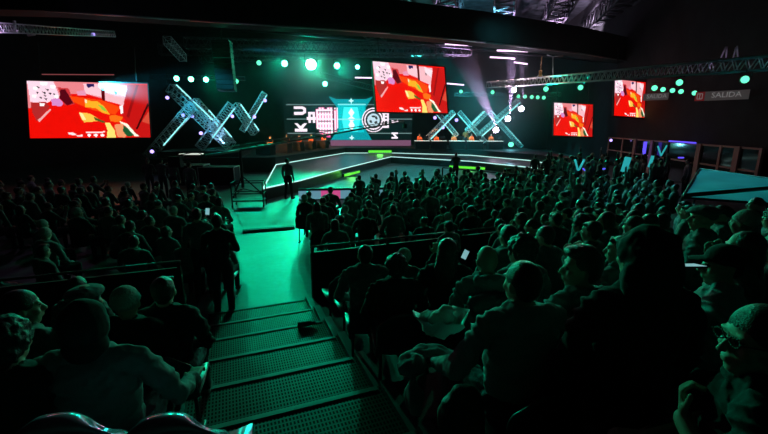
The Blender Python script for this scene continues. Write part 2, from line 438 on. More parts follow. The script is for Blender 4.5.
def standing(pose='down', yaw=0.0, tilt=0.0, wide=1.0, stride=.0, hood=False):
    f = Fig(); w = wide
    f.ell((0, 0, .95), (.165*w, .12, .13), TR); f.ell((0, .01, 1.10), (.15*w, .11*w, .14), TOP)
    f.ell((0, .01, 1.23), (.158*w, .112*w, .15), TOP); f.ell((0, 0, 1.34), (.172*w, .115*w, .13), TOP)
    f.cap((-.125*w, -.01, 1.425), (.125*w, -.01, 1.425), .068, .068, TOP); f.cap((-.05, -.005, 1.465), (.05, -.005, 1.465), .060, .060, TOP)
    hc = V((0, .02, 1.63)); f.cap((0, 0, 1.45), (0, .01, 1.56), .058, .054, SK)
    rot = add_head(f, hc, True, yaw, tilt)
    if hood: f.ell((0, -.085, 1.48), (.115, .065, .075), TOP)
    for s in (-1, 1):
        f.cap((.09*s, 0, .90), (.105*s, .03+stride*s*.5, .50), .092, .062, TR); f.cap((.105*s, .03+stride*s*.5, .50), (.11*s, -.02+stride*s, .10), .060, .042, TR)
        f.cap((.11*s, -.03+stride*s, .05), (.125*s, .13+stride*s, .038), .043, .034, SH)
    def arm(s, el, wr, hd=None, up=(0, 0, 1), curl=.6):
        sh = V((.19*s*w, -.005, 1.40)); el = V(el); wr = V(wr)
        f.cap(sh, el, .056, .045, TOP); f.cap(el, wr, .044, .031, TOP)
        d = V(hd) if hd else (wr-el); add_hand(f, wr+d.normalized()*.015, d, up, -s, curl)
    if pose == 'down':
        for s in (-1, 1): arm(s, (.25*s*w, -.02, 1.12), (.25*s*w, .06, .86), (0, .1, -1), (s, 0, 0), .35)
    elif pose == 'camera':
        arm(-1, (-.27, .14, 1.20), (-.10, .34, 1.42), (.3, .5, .6)); arm(1, (.27, .14, 1.20), (.12, .34, 1.45), (-.3, .5, .6))
    elif pose == 'raise':
        arm(-1, (-.25*w, -.02, 1.12), (-.25*w, .06, .86), (0, .1, -1), (-1, 0, 0), .35); arm(1, (.26, .06, 1.66), (.22, .08, 1.92), (0, .05, 1), (0, 1, 0), .15)
    elif pose == 'both':
        for s in (-1, 1): arm(s, (.27*s, .05, 1.65), (.26*s, .08, 1.90), (0, .05, 1), (0, 1, 0), .2)
    elif pose == 'folded':
        arm(-1, (-.26*w, .06, 1.16), (.03, .22, 1.22), (1, .15, 0), (0, 1, 0)); arm(1, (.26*w, .06, 1.16), (-.03, .23, 1.17), (-1, .1, 0), (0, 1, 0))
    return f, hc, rot

def hair_mesh(style, rot, voxel=.012, dec=.6, big=1.0, m=None):
    """hair or headgear around a head centred at the origin"""
    mb = MB()
    def E(c, r): mb.ell(rot @ V(c), (r[0], r[1], r[2]), rot=rot, nu=20, nv=14)
    def Tb(a, b, r1, r2):
        a = rot @ V(a); b = rot @ V(b); mb.ell(a, (r1,)*3, nu=10, nv=8); mb.ell(b, (r2,)*3, nu=10, nv=8); mb.tube(a, b, r1, r2=r2, n=10)
    b = big; jit, js = .004, 30
    if style == 'short':
        E((0, -.022, .034), (.083*b, .094*b, .092*b)); E((0, -.045, -.01), (.072*b, .060*b, .075*b)); Tb((-.05, .066, .078), (.05, .066, .078), .016, .016)
    elif style == 'crop':
        E((0, -.014, .033), (.083, .099, .094)); E((0, -.040, -.01), (.071, .060, .075)); jit = .001
    elif style == 'quiff':
        E((0, -.020, .036), (.084, .095, .092)); E((0, -.045, -.01), (.074, .060, .075)); E((0, .062, .098), (.060, .040, .030)); E((0, .0, .115), (.065, .07, .028)); jit = .003
    elif style == 'curly':
        E((0, -.020, .045), (.105, .115, .105)); E((0, -.055, -.01), (.09, .07, .08)); jit, js = .018, 28
    elif style == 'long':
        E((0, -.020, .032), (.087, .097, .094)); E((0, -.060, -.05), (.085, .058, .12)); E((0, -.075, -.16), (.095, .045, .12)); Tb((-.07, .01, .0), (-.075, -.02, -.16), .026, .03); Tb((.07, .01, .0), (.075, -.02, -.16), .026, .03)
    elif style == 'big_long':
        E((0, -.020, .036), (.105, .110, .10)); E((0, -.060, -.08), (.12, .08, .15)); E((0, -.075, -.24), (.13, .07, .16)); jit = .012; js = 16
    elif style == 'bob':
        E((0, -.020, .034), (.088, .098, .094)); E((0, -.045, -.04), (.088, .070, .085)); jit = .003
    elif style == 'ponytail':
        E((0, -.014, .033), (.084, .099, .094)); Tb((0, -.11, .04), (0, -.15, .0), .026, .03); Tb((0, -.15, .0), (0, -.15, -.13), .03, .016)
    elif style == 'bun':
        E((0, -.014, .033), (.084, .099, .094)); E((0, -.10, .085), (.04, .035, .038)); jit = .001
    elif style == 'beanie':
        E((0, -.020, .045), (.090, .104, .094)); jit = .002; js = 40
        for i in range(18):
            a0, a1 = 2*PI*i/18, 2*PI*(i+1)/18
            Tb((.082*math.cos(a0), -.012+.096*math.sin(a0), .030+.018*math.sin(a0)), (.082*math.cos(a1), -.012+.096*math.sin(a1), .030+.018*math.sin(a1)), .016, .016)
    elif style == 'cap':
        E((0, -.014, .050), (.086, .102, .078)); E((0, .105, .040), (.062, .070, .009)); jit = 0
        E((0, -.050, -.01), (.070, .055, .07))
    elif style == 'flatcap':
        E((0, -.012, .068), (.108, .125, .042)); E((0, .10, .050), (.062, .04, .010)); E((0, -.02, .03), (.082, .094, .07)); jit = .003
    elif style == 'hood':
        E((0, -.030, .022), (.105, .105, .125)); E((0, -.05, -.09), (.10, .08, .08)); jit = .006; js = 12
    return remesh(mb, voxel, 2, dec, jit, js, [m or M['hair']])
HAIR_NAME = {'beanie': 'knitted_hat', 'cap': 'baseball_cap', 'flatcap': 'flat_cap', 'hood': 'hood'}
HAIR_WORD = {'short': 'short dark hair', 'crop': 'cropped hair', 'quiff': 'swept-up hair', 'curly': 'curly hair', 'long': 'long dark hair', 'bob': 'bobbed hair',
             'ponytail': 'a ponytail', 'bun': 'a hair bun', 'beanie': 'a pale beanie', 'cap': 'a dark cap', 'blond': 'a blond bob'}
HAIR_MAT = {'beanie': 'beanie', 'cap': 'cloth_black', 'flatcap': 'cloth_mid', 'hood': 'cloth_black', 'blond': 'hair_blond'}
PEOPLE_MATS = [M['skin'], M['cloth'], M['trousers'], M['shoes'], M['eye']]
def fig_mesh(fig, voxel, dec, top=None, name='person', jit=.0, folds=.008):
    ms = list(PEOPLE_MATS)
    if top: ms[1] = M[top]
    me = remesh(fig.mb, voxel, 2, dec, jit, 9, ms, fig.p, folds); me.name = name; return me

# crowd variants (shared meshes)
SEAT_VAR = []
for pose, yaw, tilt, lean, wide, hood in (('lap', 0, 0, 0, 1, False), ('lap', .35, -.05, .03, 1.08, True), ('folded', -.3, .03, .0, 1.02, False), ('knees', .1, -.18, .13, 1.0, True),
                                          ('phone', 0, -.1, .02, .98, False), ('lap', -.15, .0, -.02, .92, False), ('folded', .25, 0, .05, 1.1, True), ('chin', .1, -.05, .09, 1.0, False), ('raise', 0, .05, 0, 1, False)):
    f, hc, rot = seated(pose, yaw, tilt, lean, wide, hood)
    SEAT_VAR.append(dict(mesh=fig_mesh(f, .0125, .30), hc=hc, rot=rot, pose=pose, yaw=yaw, tilt=tilt, hood=hood, hair={}))
STAND_VAR = []
for pose, yaw, stride in (('down', 0, 0), ('folded', .2, 0), ('raise', 0, 0), ('both', 0, .0), ('down', -.2, .08), ('camera', 0, .05)):
    f, hc, rot = standing(pose, yaw, 0, 1.0, stride)
    STAND_VAR.append(dict(mesh=fig_mesh(f, .0125, .30), hc=hc, rot=rot, pose=pose, hair={}))
def get_hair(var, style):
    if style not in var['hair']:
        st_ = 'bob' if style == 'blond' else style
        mt = M[HAIR_MAT[style]] if style in HAIR_MAT else M['hair']
        var['hair'][style] = hair_mesh(st_, var['rot'], .014, .5, 1.0, mt)
    return var['hair'][style]
POSE_WORD = {'lap': 'hands in lap', 'folded': 'arms folded', 'knees': 'leaning forward', 'phone': 'hands raised together', 'chin': 'hand at chin', 'raise': 'one arm raised',
             'down': 'arms down', 'both': 'both arms raised', 'camera': 'filming'}
N_PEOPLE = [0]
def put_person(var, style, loc, yaw, scale, label, group, hair_scale=1.0):
    o = link('person', var['mesh']); o.location = loc; o.rotation_euler = (0, 0, yaw); o.scale = (scale,)*3
    tag(o, label, 'person', group)
    h = link(HAIR_NAME.get(style, 'hair'), get_hair(var, style), o); h.location = var['hc']
    N_PEOPLE[0] += 1
    return o
OCC = []     # taken spots
def free(p, r):
    return all((p.x-q[0])**2+(p.y-q[1])**2 > (r+q[2])**2 for q in OCC)
def facing(p, target=(0, 31)):
    return math.atan2(-(target[0]-p.x), target[1]-p.y)
HERO_TOP = 1.352
def row_of(w): return int((T0-w)/RUN)
def hero(px, py, k, hair, label, yaw=None, pose='lap', hyaw=0.0, tilt=0.0, lean=0.0, wide=1.0, top=None, hood=False, collar=False, voxel=.0085, big=1.0, hat=None, sleeve=True, floor_z=None):
    Pt = at_k(px, py, k)
    # settle the distance so that the sitting height above the row's deck is a human one
    w = Pt.dot(W); row = row_of(w-.0); zf = RISE*(row+1) if w < T0 else 0.0
    if floor_z is not None: zf = floor_z
    sc = (Pt.z-zf)/HERO_TOP
    print('HERO %-40s k=%.2f w=%.2f u=%.2f zf=%.2f scale=%.2f' % (label[:40], k, w, Pt.dot(U), zf, sc))
    sc_use = min(max(sc, .7), 1.12)
    f, hc, rot = seated(pose, hyaw, tilt, lean, wide, hood, collar, True, sleeve)
    me = fig_mesh(f, voxel, .8 if voxel < .01 else .6, top, jit=.002, folds=.014)
    y = facing(Pt) if yaw is None else yaw
    off = Matrix.Rotation(y, 3, 'Z') @ V((hc.x, hc.y, 0))*sc_use
    o = link('person', me); o.location = (Pt.x-off.x, Pt.y-off.y, zf); o.rotation_euler = (0, 0, y); o.scale = (sc_use,)*3
    tag(o, label, 'person')
    hm = hair_mesh(hair, rot, .0075, .9, big, hat or M[HAIR_MAT[hair]] if hair in HAIR_MAT or hat else M['hair'])
    h = link(HAIR_NAME.get(hair, 'hair'), hm, o); h.location = hc
    if hair == 'big_long': hm.materials[0] = M['cloth_black']
    OCC.append((o.location.x, o.location.y, .24)); N_PEOPLE[0] += 1
    HEROES.append(o)
    o['k'] = k; del o['k']
    return o, hc, sc_use
HEROES = []

# ---- settle distance of a hero so that the seat falls well on its row
def settle(px, py, k):
    best = None
    for i in range(61):
        kk = k*(.84+.34*i/60)
        P = at_k(px, py, kk); w = P.dot(W)
        if w > T0: continue
        row = row_of(w); fr = (w-(T0-RUN*(row+1)))
        sc = (P.z-RISE*(row+1))/HERO_TOP
        c = abs(sc-1.02)*4+max(0, abs(fr-.2)-.1)*1.5+abs(kk-k)/k*.8
        if best is None or c < best[0]: best = (c, kk)
    return best[1] if best else k
def H_(px, py, k, *a, **kw): return hero(px, py, settle(px, py, k), *a, **kw)

# right-hand stand, by the picture
H_(524, 262, 1.95, 'crop', 'crop-haired man in a pale-shouldered jacket, seen from behind, beside the swept-up-haired man', yaw=.25, hyaw=.2, top='cloth_pale', wide=1.12, collar=True, pose='hug')  # pale fabric stands in for light on the shoulder
H_(584, 249, 1.95, 'quiff', 'man with swept-up dark hair turned in profile, chin above a textured collar', yaw=.35, hyaw=.95, top='cloth_mid', wide=1.05, collar=True)
H_(648, 229, 1.7, 'big_long', 'wholly dark silhouette with big loose hair, between the profile man and the phone holder', yaw=.1, top='cloth_black', wide=1.05)
phone_h = H_(726, 246, 2.1, 'cap', 'person in a dark cap and pale-shouldered jacket holding a phone sideways', yaw=.75, hyaw=.5, tilt=-.08, top='cloth_pale', pose='phone', wide=1.05)
woman, w_hc, w_sc = hero(765, 308, 1.17, 'bun', 'woman with glasses and drop earring in profile, hair tied back, hand at her chest', yaw=.9, hyaw=.62, top='cloth_black', pose='chest', voxel=.0065, sleeve=False)
wr_ = Matrix.Rotation(.62, 3, 'Z')
def WP(x, y, z): return w_hc+wr_ @ V((x, y, z))
mb = MB()
for s_ in (-1, 1):
    for i in range(14):
        a0, a1 = 2*PI*i/14, 2*PI*(i+1)/14
        mb.tube(WP(.033*s_+.022*math.cos(a0), .098, .010+.017*math.sin(a0)), WP(.033*s_+.022*math.cos(a1), .098, .010+.017*math.sin(a1)), .0028, n=6)
    mb.tube(WP(.058*s_, .103, .014), WP(.083*s_, .01, .006), .003, n=6)
mb.tube(WP(-.009, .106, .012), WP(.009, .106, .012), .0028, n=6)
mb.build('glasses', M['black'], woman, True)
for s_ in (-1, 1): MB().ell(WP(.086*s_, -.004, -.052), (.005, .005, .009)).build('earring', M['alu'], woman, True)
H_(488, 246, 3.6, 'blond', 'blond-haired spectator with a rounded bob and hooded top, seen from behind', hood=True, top='cloth_mid', yaw=.1, hyaw=.1)
hero(404, 249, 4.5, 'beanie', 'spectator in a pale green-lit beanie behind the dark-haired man', yaw=.15)
hero(396, 256, 3.6, 'curly', 'dark-haired broad-backed spectator just in front of the pale beanie', yaw=.15, top='cloth_black', wide=1.12, big=.85, collar=True)
hero(365, 245, 4.25, 'short', 'short-haired broad-shouldered man in the stand row above the barrier end', yaw=.2, top='cloth_mid', wide=1.12)
H_(448, 239, 3.95, 'long', 'long-haired spectator looking at a small glowing phone', yaw=-.05, hyaw=-.3, tilt=-.25, top='cloth_black', pose='phone')
H_(522, 237, 3.1, 'curly', 'curly-haired spectator between the blond bob and the cropped man', yaw=.3, hyaw=.2, big=.9)
H_(705, 205, 3.3, 'flatcap', 'spectator in a flat cap and pale-shouldered shirt, face in profile', yaw=.75, hyaw=.5, top='cloth_mid')
H_(747, 232, 3.0, 'long', 'long-haired spectator beyond the cap wearer, near the blue tarpaulin', yaw=.8, hyaw=.3)
H_(622, 236, 3.2, 'short', 'spectator with raised forearm and blue phone glow, beyond the big-haired silhouette', yaw=.55, hyaw=.4, pose='phone')
H_(570, 330, 1.25, 'short', 'dark figure low at the very front of the picture between two jacket backs', yaw=.1, top='cloth_black', floor_z=.95) if False else None
# left-hand stand
hero(124, 288, 2.72, 'beanie', 'spectator in a large pale knitted beanie with a long collar, seen from behind', yaw=.3, top='cloth_black', big=1.12, collar=True)
H_(84, 285, 2.7, 'flatcap', 'spectator in a dark flat cap beside the large pale beanie', yaw=.35, hyaw=-.2, top='cloth_black', big=1.0)
H_(162, 277, 3.5, 'short', 'short-haired spectator between the large beanie and the standing pair', yaw=.25, top='cloth_black')
H_(76, 277, 4.1, 'crop', 'crop-haired spectator half hidden beyond the flat cap', yaw=.2)
H_(18, 291, 2.7, 'crop', 'crop-haired man turning his face to the aisle, end of the row', yaw=-.1, hyaw=-.7)
H_(84, 303, 1.85, 'hood', 'large hooded figure with a crumpled pale jacket shoulder, behind the two glossy seats', yaw=.2, top='cloth_mid', pose='hug', wide=1.2)
H_(2, 322, 2.0, 'curly', 'curly-haired spectator cut by the edge of the picture', yaw=.2, top='cloth_black')

# ------------------------------------------------------------------ seats in the stand
def make_seat(material, label):
    r = empty('stadium_seat'); tag(r, label, 'seat')
    mb = MB(); prof = [(-.21, .44), (-.20, .47), (.0, .445), (.19, .455), (.22, .42)]
    n = 7
    vv = []; 
    for i in range(n):
        x = -.22+.44*i/(n-1); dz = .03*(abs(x)/.22)**2
        for y, z in prof: vv.append((x, y, z+dz))
    for i in range(n):
        x = -.22+.44*i/(n-1); dz = .03*(abs(x)/.22)**2
        for y, z in prof: vv.append((x, y, z+dz-.025))
    m = len(prof); ff = []
    for i in range(n-1):
        for j in range(m-1):
            a = i*m+j; ff.append((a, a+1, a+m+1, a+m)); b = a+n*m; ff.append((b, b+m, b+m+1, b+1))
    mb.add(vv, ff); MBs = mb.build('seat_pan', material, r, True); so = MBs.modifiers.new('s', 'SOLIDIFY'); so.thickness = .012
    mb = MB(); vv = []; ff = []; nu, nv = 11, 8
    for j in range(nv+1):
        t = j/nv
        for i in range(nu+1):
            s = -1+2*i/nu
            wd_ = .22*math.sqrt(max(0, 1-max(0, (t-.55)/.45)**2.6*.62)); x = s*wd_
            y = -.215-.05*t-.035*(1-s*s)
            z = .48+.36*t - .05*(abs(s)**3)*t
            vv.append((x, y, z))
    for j in range(nv):
        for i in range(nu): a = j*(nu+1)+i; ff.append((a, a+1, a+nu+2, a+nu+1))
    mb.add(vv, ff); b = mb.build('backrest', material, r, True); so = b.modifiers.new('s', 'SOLIDIFY'); so.thickness = .03 if material is M['seat'] else .075
    sb = b.modifiers.new('ss', 'SUBSURF'); sb.levels = 1; sb.render_levels = 1
    for s in (-1, 1):
        mb = MB(); mb.tube((.16*s, -.08, .43), (.17*s, -.10, .01), .016); mb.tube((.17*s, -.16, .012), (.17*s, .08, .012), .016); mb.tube((.16*s, -.16, .43), (.16*s, -.235, .6), .013)
        mb.build('leg', M['black_metal'], r, True)
    return r
seat0 = make_seat(M['seat'], 'seat')
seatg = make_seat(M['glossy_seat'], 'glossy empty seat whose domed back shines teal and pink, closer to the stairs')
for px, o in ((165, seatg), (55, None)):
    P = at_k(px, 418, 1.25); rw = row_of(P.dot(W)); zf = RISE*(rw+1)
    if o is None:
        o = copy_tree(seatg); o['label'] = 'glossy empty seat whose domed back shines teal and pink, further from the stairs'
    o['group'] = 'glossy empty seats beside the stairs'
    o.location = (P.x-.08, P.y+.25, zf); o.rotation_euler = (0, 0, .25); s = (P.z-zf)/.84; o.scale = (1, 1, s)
    print('glossy seat', s)
    OCC.append((P.x, P.y, .2))
first_seat = [True]
def put_seat(p, z, yaw, label, group):
    o = seat0 if first_seat[0] else copy_tree(seat0)
    first_seat[0] = False
    o.location = (p.x, p.y, z); o.rotation_euler = (0, 0, yaw); tag(o, label, 'seat', group)
for h in HEROES:
    put_seat(h.location - V((-.0, .0, 0)) + Matrix.Rotation(h.rotation_euler.z, 3, 'Z') @ V((0, -.03, 0)), h.location.z, h.rotation_euler.z,
             'dark stadium seat under the ' + ' '.join(h['label'].replace(',', '').split()[:10]).replace('the very', 'very'), 'occupied dark seats in the stand')

for row in range(1, 7):
    for u_ in (1.36, 1.92):
        Q = uw(u_, T0-RUN*(row+1)+.2)
        if all((Q-V((h.location.x, h.location.y, 0))).length > .5 for h in HEROES) and not (u_ > 1.5 and row > 3):
            put_seat(Q, RISE*(row+1), AX, 'empty dark stadium seat, %s row up, %s the aisle stairs' % (ONES[row], 'beside' if u_ < 1.5 else 'one in from'), 'empty dark seats beside the stairs')
# ------------------------------------------------------------------ crowd
CROWD_HAIR = ['short', 'short', 'crop', 'curly', 'long', 'bob', 'ponytail', 'bun', 'beanie', 'cap', 'short', 'quiff', 'long', 'crop']
def in_view(P, m=25):
    d = P-V((0, 0, H)); k = d.y*cp-d.z*sp
    if k < .5: return False
    px = 384+F*d.x/k; py = 217-F*(d.y*sp+d.z*cp)/k
    return -m < px < 768+m and -m < py < 434+m*3
def crowd_seated(P, zf, row, seat, block, target, seat_label=None, jitter=.12, pool=None):
    p = P+V((random.uniform(-.05, .05), random.uniform(-.06, .06), 0))
    if not free(p, .22): return
    if not in_view(V((p.x, p.y, zf+1.2))): return
    i = random.choice([0, 0, 1, 1, 2, 3, 4, 5, 6, 7])
    var = SEAT_VAR[i]; sty = random.choice(pool or CROWD_HAIR); sc = random.uniform(.92, 1.04)
    yaw = facing(p, target)+random.uniform(-jitter, jitter)*2
    lab = 'spectator, %s, %s, %s row, %s seat, %s' % (HAIR_WORD[sty], POSE_WORD[var['pose']], ONES[row], ONES[seat], block)
    put_person(var, sty, (p.x, p.y, zf), yaw, sc, lab, 'seated spectators, '+block)
    OCC.append((p.x, p.y, .17))
    if seat_label: put_seat(p+Matrix.Rotation(yaw, 3, 'Z') @ V((0, -.03, 0)), zf, yaw, 'dark seat, %s row, %s seat, %s' % (ONES[row], ONES[seat], block), 'dark seats, '+block)

# stand, to one side of the stairs
for row in range(0, 8):
    w = T0-RUN*(row+1)+.20
    for n in range(15):
        u = UR+.36+.56*n
        P = uw(u, w)
        d = P-V((0, 0, 0))
        if P.y < 1.9 or (d.length < 3.0): continue
        if u > 8.6 or (row < 4 and u < 3.5): continue
        if random.random() < .10: continue
        crowd_seated(P, RISE*(row+1), row, n, 'stand beyond steps', (-9, 22) if u > 3.0 else (-4, 26), True, .16)
for row in range(3, 6):
    w = T0-RUN*(row+1)+.20
    for n in range(3, 10):
        u = UL-.45-.56*n
        P = uw(u, w)
        if P.y < 2.2 or P.length < 3.4: continue
        if random.random() < .25: continue
        crowd_seated(P, RISE*(row+1), row, n, 'stand under large beanie', (2, 30), True, .1)
# floor block right of the aisle
def chair_at(n): return n < 2
for row in range(0, 6):
    w = 7.5+.84*row
    for n in range(20):
        u = 1.85+.64*n+(.3 if row % 2 else 0)
        q_ = uw(u, w)
        if u > 14.5 or (u > 9 and q_.x > 6.5+(q_.y-9.2)*.91): continue
        if random.random() < .12: continue
        crowd_seated(uw(u, w), 0, row, n, 'floor block before barrier', (-3, 30) if u < 6 else (-7, 26), 'y' if n < 1 else None)
for row in range(6, 10):
    w = 7.5+.84*row
    for n in range(16):
        u = 6.2+.7*n+(.3 if row % 2 else 0)-.6*(row-6)
        if u > 14 or random.random() < .1: continue
        crowd_seated(uw(u, w), 0, row, n, 'floor block before barrier', (-5, 28))
# floor block left of the aisle, its rows fan round
for row in range(0, 9):
    P0 = uw(-.25-.05*row, 7.6+.82*row)
    ang = R(20-33*row/8)
    dr = V((math.cos(ang), math.sin(ang), 0))
    for n in range(20):
        s = .68*n+(.3 if row % 2 else 0)
        P = P0-dr*s
        if random.random() < .2: continue
        crowd_seated(P, 0, row, n, 'floor block by jib crane', (-1, 30), 'y' if n < 1 else None)
print('people seated', N_PEOPLE[0])

# standing people
def stand_px(px, pyfeet, i, sty, label, yaw=None, sc=1.0, group=None, zf=0.0, k=None):
    P = at_z(px, pyfeet, zf)
    y = facing(P) if yaw is None else yaw
    OCC.append((P.x, P.y, .25))
    return put_person(STAND_VAR[i], sty, (P.x, P.y, zf), y, sc, label, group)
stand_px(226, 318, 1, 'short', 'dark standing man at the foot of the stairs, closer to the steps', .2, 1.03)
stand_px(206, 300, 4, 'crop', 'dark standing man beside the aisle, behind his taller neighbour', .3, 1.0)
stand_px(289, 199, 4, 'short', 'standing man in dark clothes beside the stage corner', -.4, 1.02)
stand_px(455, 184, 5, 'short', 'standing camera operator filming on the pit floor before the railing', .1, .98)
for px, py, i, sty, lab in ((165, 198, 5, 'cap', 'camera crew member in a cap, tallest of the crew by the jib crane'), (176, 200, 0, 'short', 'crew member with short dark hair beside the capped one by the jib crane'),
                            (193, 205, 4, 'crop', 'crop-haired crew member standing between crane stand and flight case'), (152, 196, 1, 'ponytail', 'crew member with a ponytail and folded arms by the jib crane')):
    stand_px(px, py, i, sty, lab, random.uniform(-.4, .4), random.uniform(.97, 1.04))
P = at_k(388, 172, 11.4)
# two spectators with a hand up, front rows
for px, w_, sty, lab in ((389, 11.4, 'crop', 'crop-haired spectator holding one hand high before the pit'), (416, 11.2, 'short', 'short-haired spectator with clapping hand raised before the pit')):
    r = ray(px, 185); kk = w_/r.dot(W); Q = V((0, 0, H))+r*kk
    o = put_person(SEAT_VAR[8], sty, (Q.x, Q.y, 0.0), facing(Q), 1.08, lab, None)
# standing crowd by the glass doors
n_st = 0
for row in range(5):
    for n in range(8):
        X = 7.2+.85*n+random.uniform(-.2, .2)+.25*row; Y = 16.0+1.0*row+random.uniform(-.25, .25)+.25*n
        p = V((X, Y, 0))
        if X/Y > .80 or X/Y < .40: continue
        if random.random() < .18 or not free(p, .2): continue
        i = random.choice([0, 1, 1, 0, 4, 2, 3]); sty = random.choice(CROWD_HAIR)
        put_person(STAND_VAR[i], sty, p, facing(p, (-4, 28))+random.uniform(-.3, .3), random.uniform(.92, 1.05),
                   'standing spectator, %s, %s, %s line, %s place before glass doors' % (HAIR_WORD[sty], POSE_WORD[STAND_VAR[i]['pose']], ONES[row], ONES[n]), 'standing spectators before the glass doors')
        OCC.append((X, Y, .2)); n_st += 1
for j, px in enumerate((533, 545, 558, 572, 589)):
    sty = CROWD_HAIR[j*2]
    stand_px(px, 186+(j % 2)*3, [0, 1, 4, 0, 4][j], sty, 'standing figure with %s, %s of five between pit railing and far screen' % (HAIR_WORD[sty], ONES[j]), random.uniform(-.5, .9), random.uniform(.93, 1.03), 'standing figures beside the pit')
print('people', N_PEOPLE[0])

# ------------------------------------------------------------------ things people hold
def phone_thing(px, py, k, label, rot, size=(.145, .072, .009)):
    P = at_k(px, py, k)
    r = MB().box((0, 0, 0), (size[0], size[2], size[1])).build('phone', M['black'], bevel=.002); r.location = P; r.rotation_euler = rot
    MB().box((0, -size[2]/2-.0006, 0), (size[0]*.94, .001, size[1]*.9)).build('phone_screen', M['phone'], r)
    tag(r, label, 'phone'); return r
phone_thing(465, 254.5, 3.55, 'small glowing phone held by the long-haired spectator', (-.3, .5, 0), (.05, .09, .008))
phone_thing(688, 266, 1.9, 'phone held sideways with a bright edge-lit screen, beside the cap', (-1.72, .05, .15), (.145, .072, .009))
phone_thing(207.5, 211.5, 8.2, 'small glowing phone in the floor block beside the aisle', (-.2, .1, .2), (.08, .15, .009))

# glasses and earring of the woman
def wear(o, hc, sc):
    return
# paper bag and pale bags on laps
def lump(name, pts, voxel, m, loc, rz, label, cat, jit=.012, js=14):
    mb = MB()
    for c, r in pts: mb.ell(c, r, nu=14, nv=10)
    me = remesh(mb, voxel, 1, .7, jit, js, [m]); o = link(name, me); o.location = loc; o.rotation_euler = (0, 0, rz); tag(o, label, cat); return o
# open white carrier bag with flared corners on a lap
def carrier_bag(P, rz, label):
    mb = MB(); n = 20; rings = []
    for j, (z, s) in enumerate(((.04, .5), (.05, .85), (.07, .95), (.10, .95), (.13, 1.12))):
        ring = []
        for i in range(n):
            a = 2*PI*i/n
            rr = 1+.12*math.sin(3*a+j)+.08*math.sin(7*a+2*j)+(.22*abs(math.cos(a))**4 if j == 4 else 0)
            ring.append((.125*s*rr*math.cos(a), .085*s*rr*math.sin(a), z+(.05*abs(math.cos(a))**3 if j == 4 else 0)+.014*math.sin(5*a+j)+.01*math.sin(9*a)))
        rings.append(ring)
    vv = [p for r in rings for p in r]; ff = [(j*n+i, j*n+(i+1) % n, (j+1)*n+(i+1) % n, (j+1)*n+i) for j in range(4) for i in range(n)]+[tuple(range(n))[::-1]]
    mb.add(vv, ff); o = mb.build('carrier_bag', M['pale_bag'], None, True)
    so = o.modifiers.new('s', 'SOLIDIFY'); so.thickness = .003
    o.location = P; o.rotation_euler = (0, 0, rz); tag(o, label, 'bag')
    ld = remesh(MB().ell((0, 0, .13), (.08, .05, .05)).ell((.03, .01, .17), (.04, .035, .03)), .008, 1, 1, .012, 22, [M['paper']])
    c = link('crumpled_wrapping', ld, o)
    return o
carrier_bag(at_k(441, 338, 2.35), .15, 'open white carrier bag with flared corners resting on a lap')
lump('jacket', [((-.13, -.05, 0), (.09, .10, .05)), ((0, .02, .01), (.14, .08, .05)), ((.12, -.04, -.02), (.08, .12, .06)), ((-.14, -.2, -.1), (.05, .1, .09))], .012, M['cloth_mid'], at_k(432, 358, 2.35), .1, 'pale folded jacket draped below the white carrier bag', 'jacket', .02, 12)
lump('rucksack', [((0, 0, 0), (.12, .09, .15)), ((0, -.06, -.04), (.09, .06, .08)), ((0, 0, .13), (.06, .05, .03))], .012, M['leather'], at_k(462, 415, 1.9), .2, 'dark rucksack with loose straps hanging behind the cropped man', 'rucksack', .012, 14)
lump('rucksack', [((0, 0, 0), (.15, .10, .10)), ((.1, -.02, .02), (.08, .07, .07)), ((-.1, -.02, .02), (.07, .06, .06))], .012, M['leather'], at_k(488, 305, 2.9), .2, 'dark crumpled rucksack on a seat below the blond bob', 'rucksack', .02, 14)
# loop of pinkish lanyard
mb = MB()
Q = at_k(488, 326, 2.3)
for i in range(20):
    a0, a1 = 2*PI*i/20, 2*PI*(i+1)/20
    mb.tube((.045*math.cos(a0), .028*math.sin(a0), .006*math.sin(2*a0)), (.045*math.cos(a1), .028*math.sin(a1), .006*math.sin(2*a1)), .0035, n=6)
o = mb.build('bracelet', mat('pink_rubber', (.8, .45, .42), .5), None, True); o.location = Q; tag(o, 'pinkish loop bracelet beside the cropped man\'s shoulder', 'bracelet')
# crumpled paper and a dark shoe-like bottle lying on the steps
P = uw(.88, 4.58, RISE*3+.012)
mb = MB(); mb.add([(-.10, -.03, .0), (-.02, -.045, .03), (.06, -.03, .012), (.11, .0, .03), (.08, .05, .0), (0, .05, .022), (-.09, .04, .0)], [(0, 1, 5, 6), (1, 2, 3, 4, 5)])
o = mb.build('paper_scrap', M['paper']); so = o.modifiers.new('s', 'SOLIDIFY'); so.thickness = .004; o.location = P; o.rotation_euler = (0, 0, .6); tag(o, 'pale crumpled paper scrap lying on a perforated tread', 'paper')
mb = MB(); mb.tube((-.11, 0, .04), (.06, 0, .04), .035, n=16); mb.tube((.06, 0, .04), (.10, 0, .04), .035, n=16, r2=.015); mb.tube((.10, 0, .04), (.135, 0, .04), .017, n=12)
o = mb.build('drink_bottle', M['black'], None, True); o.location = uw(.80, 5.10, RISE*3+.0); o.rotation_euler = (0, 0, .3); tag(o, 'dark drink bottle lying across a tread above the paper scrap', 'bottle')

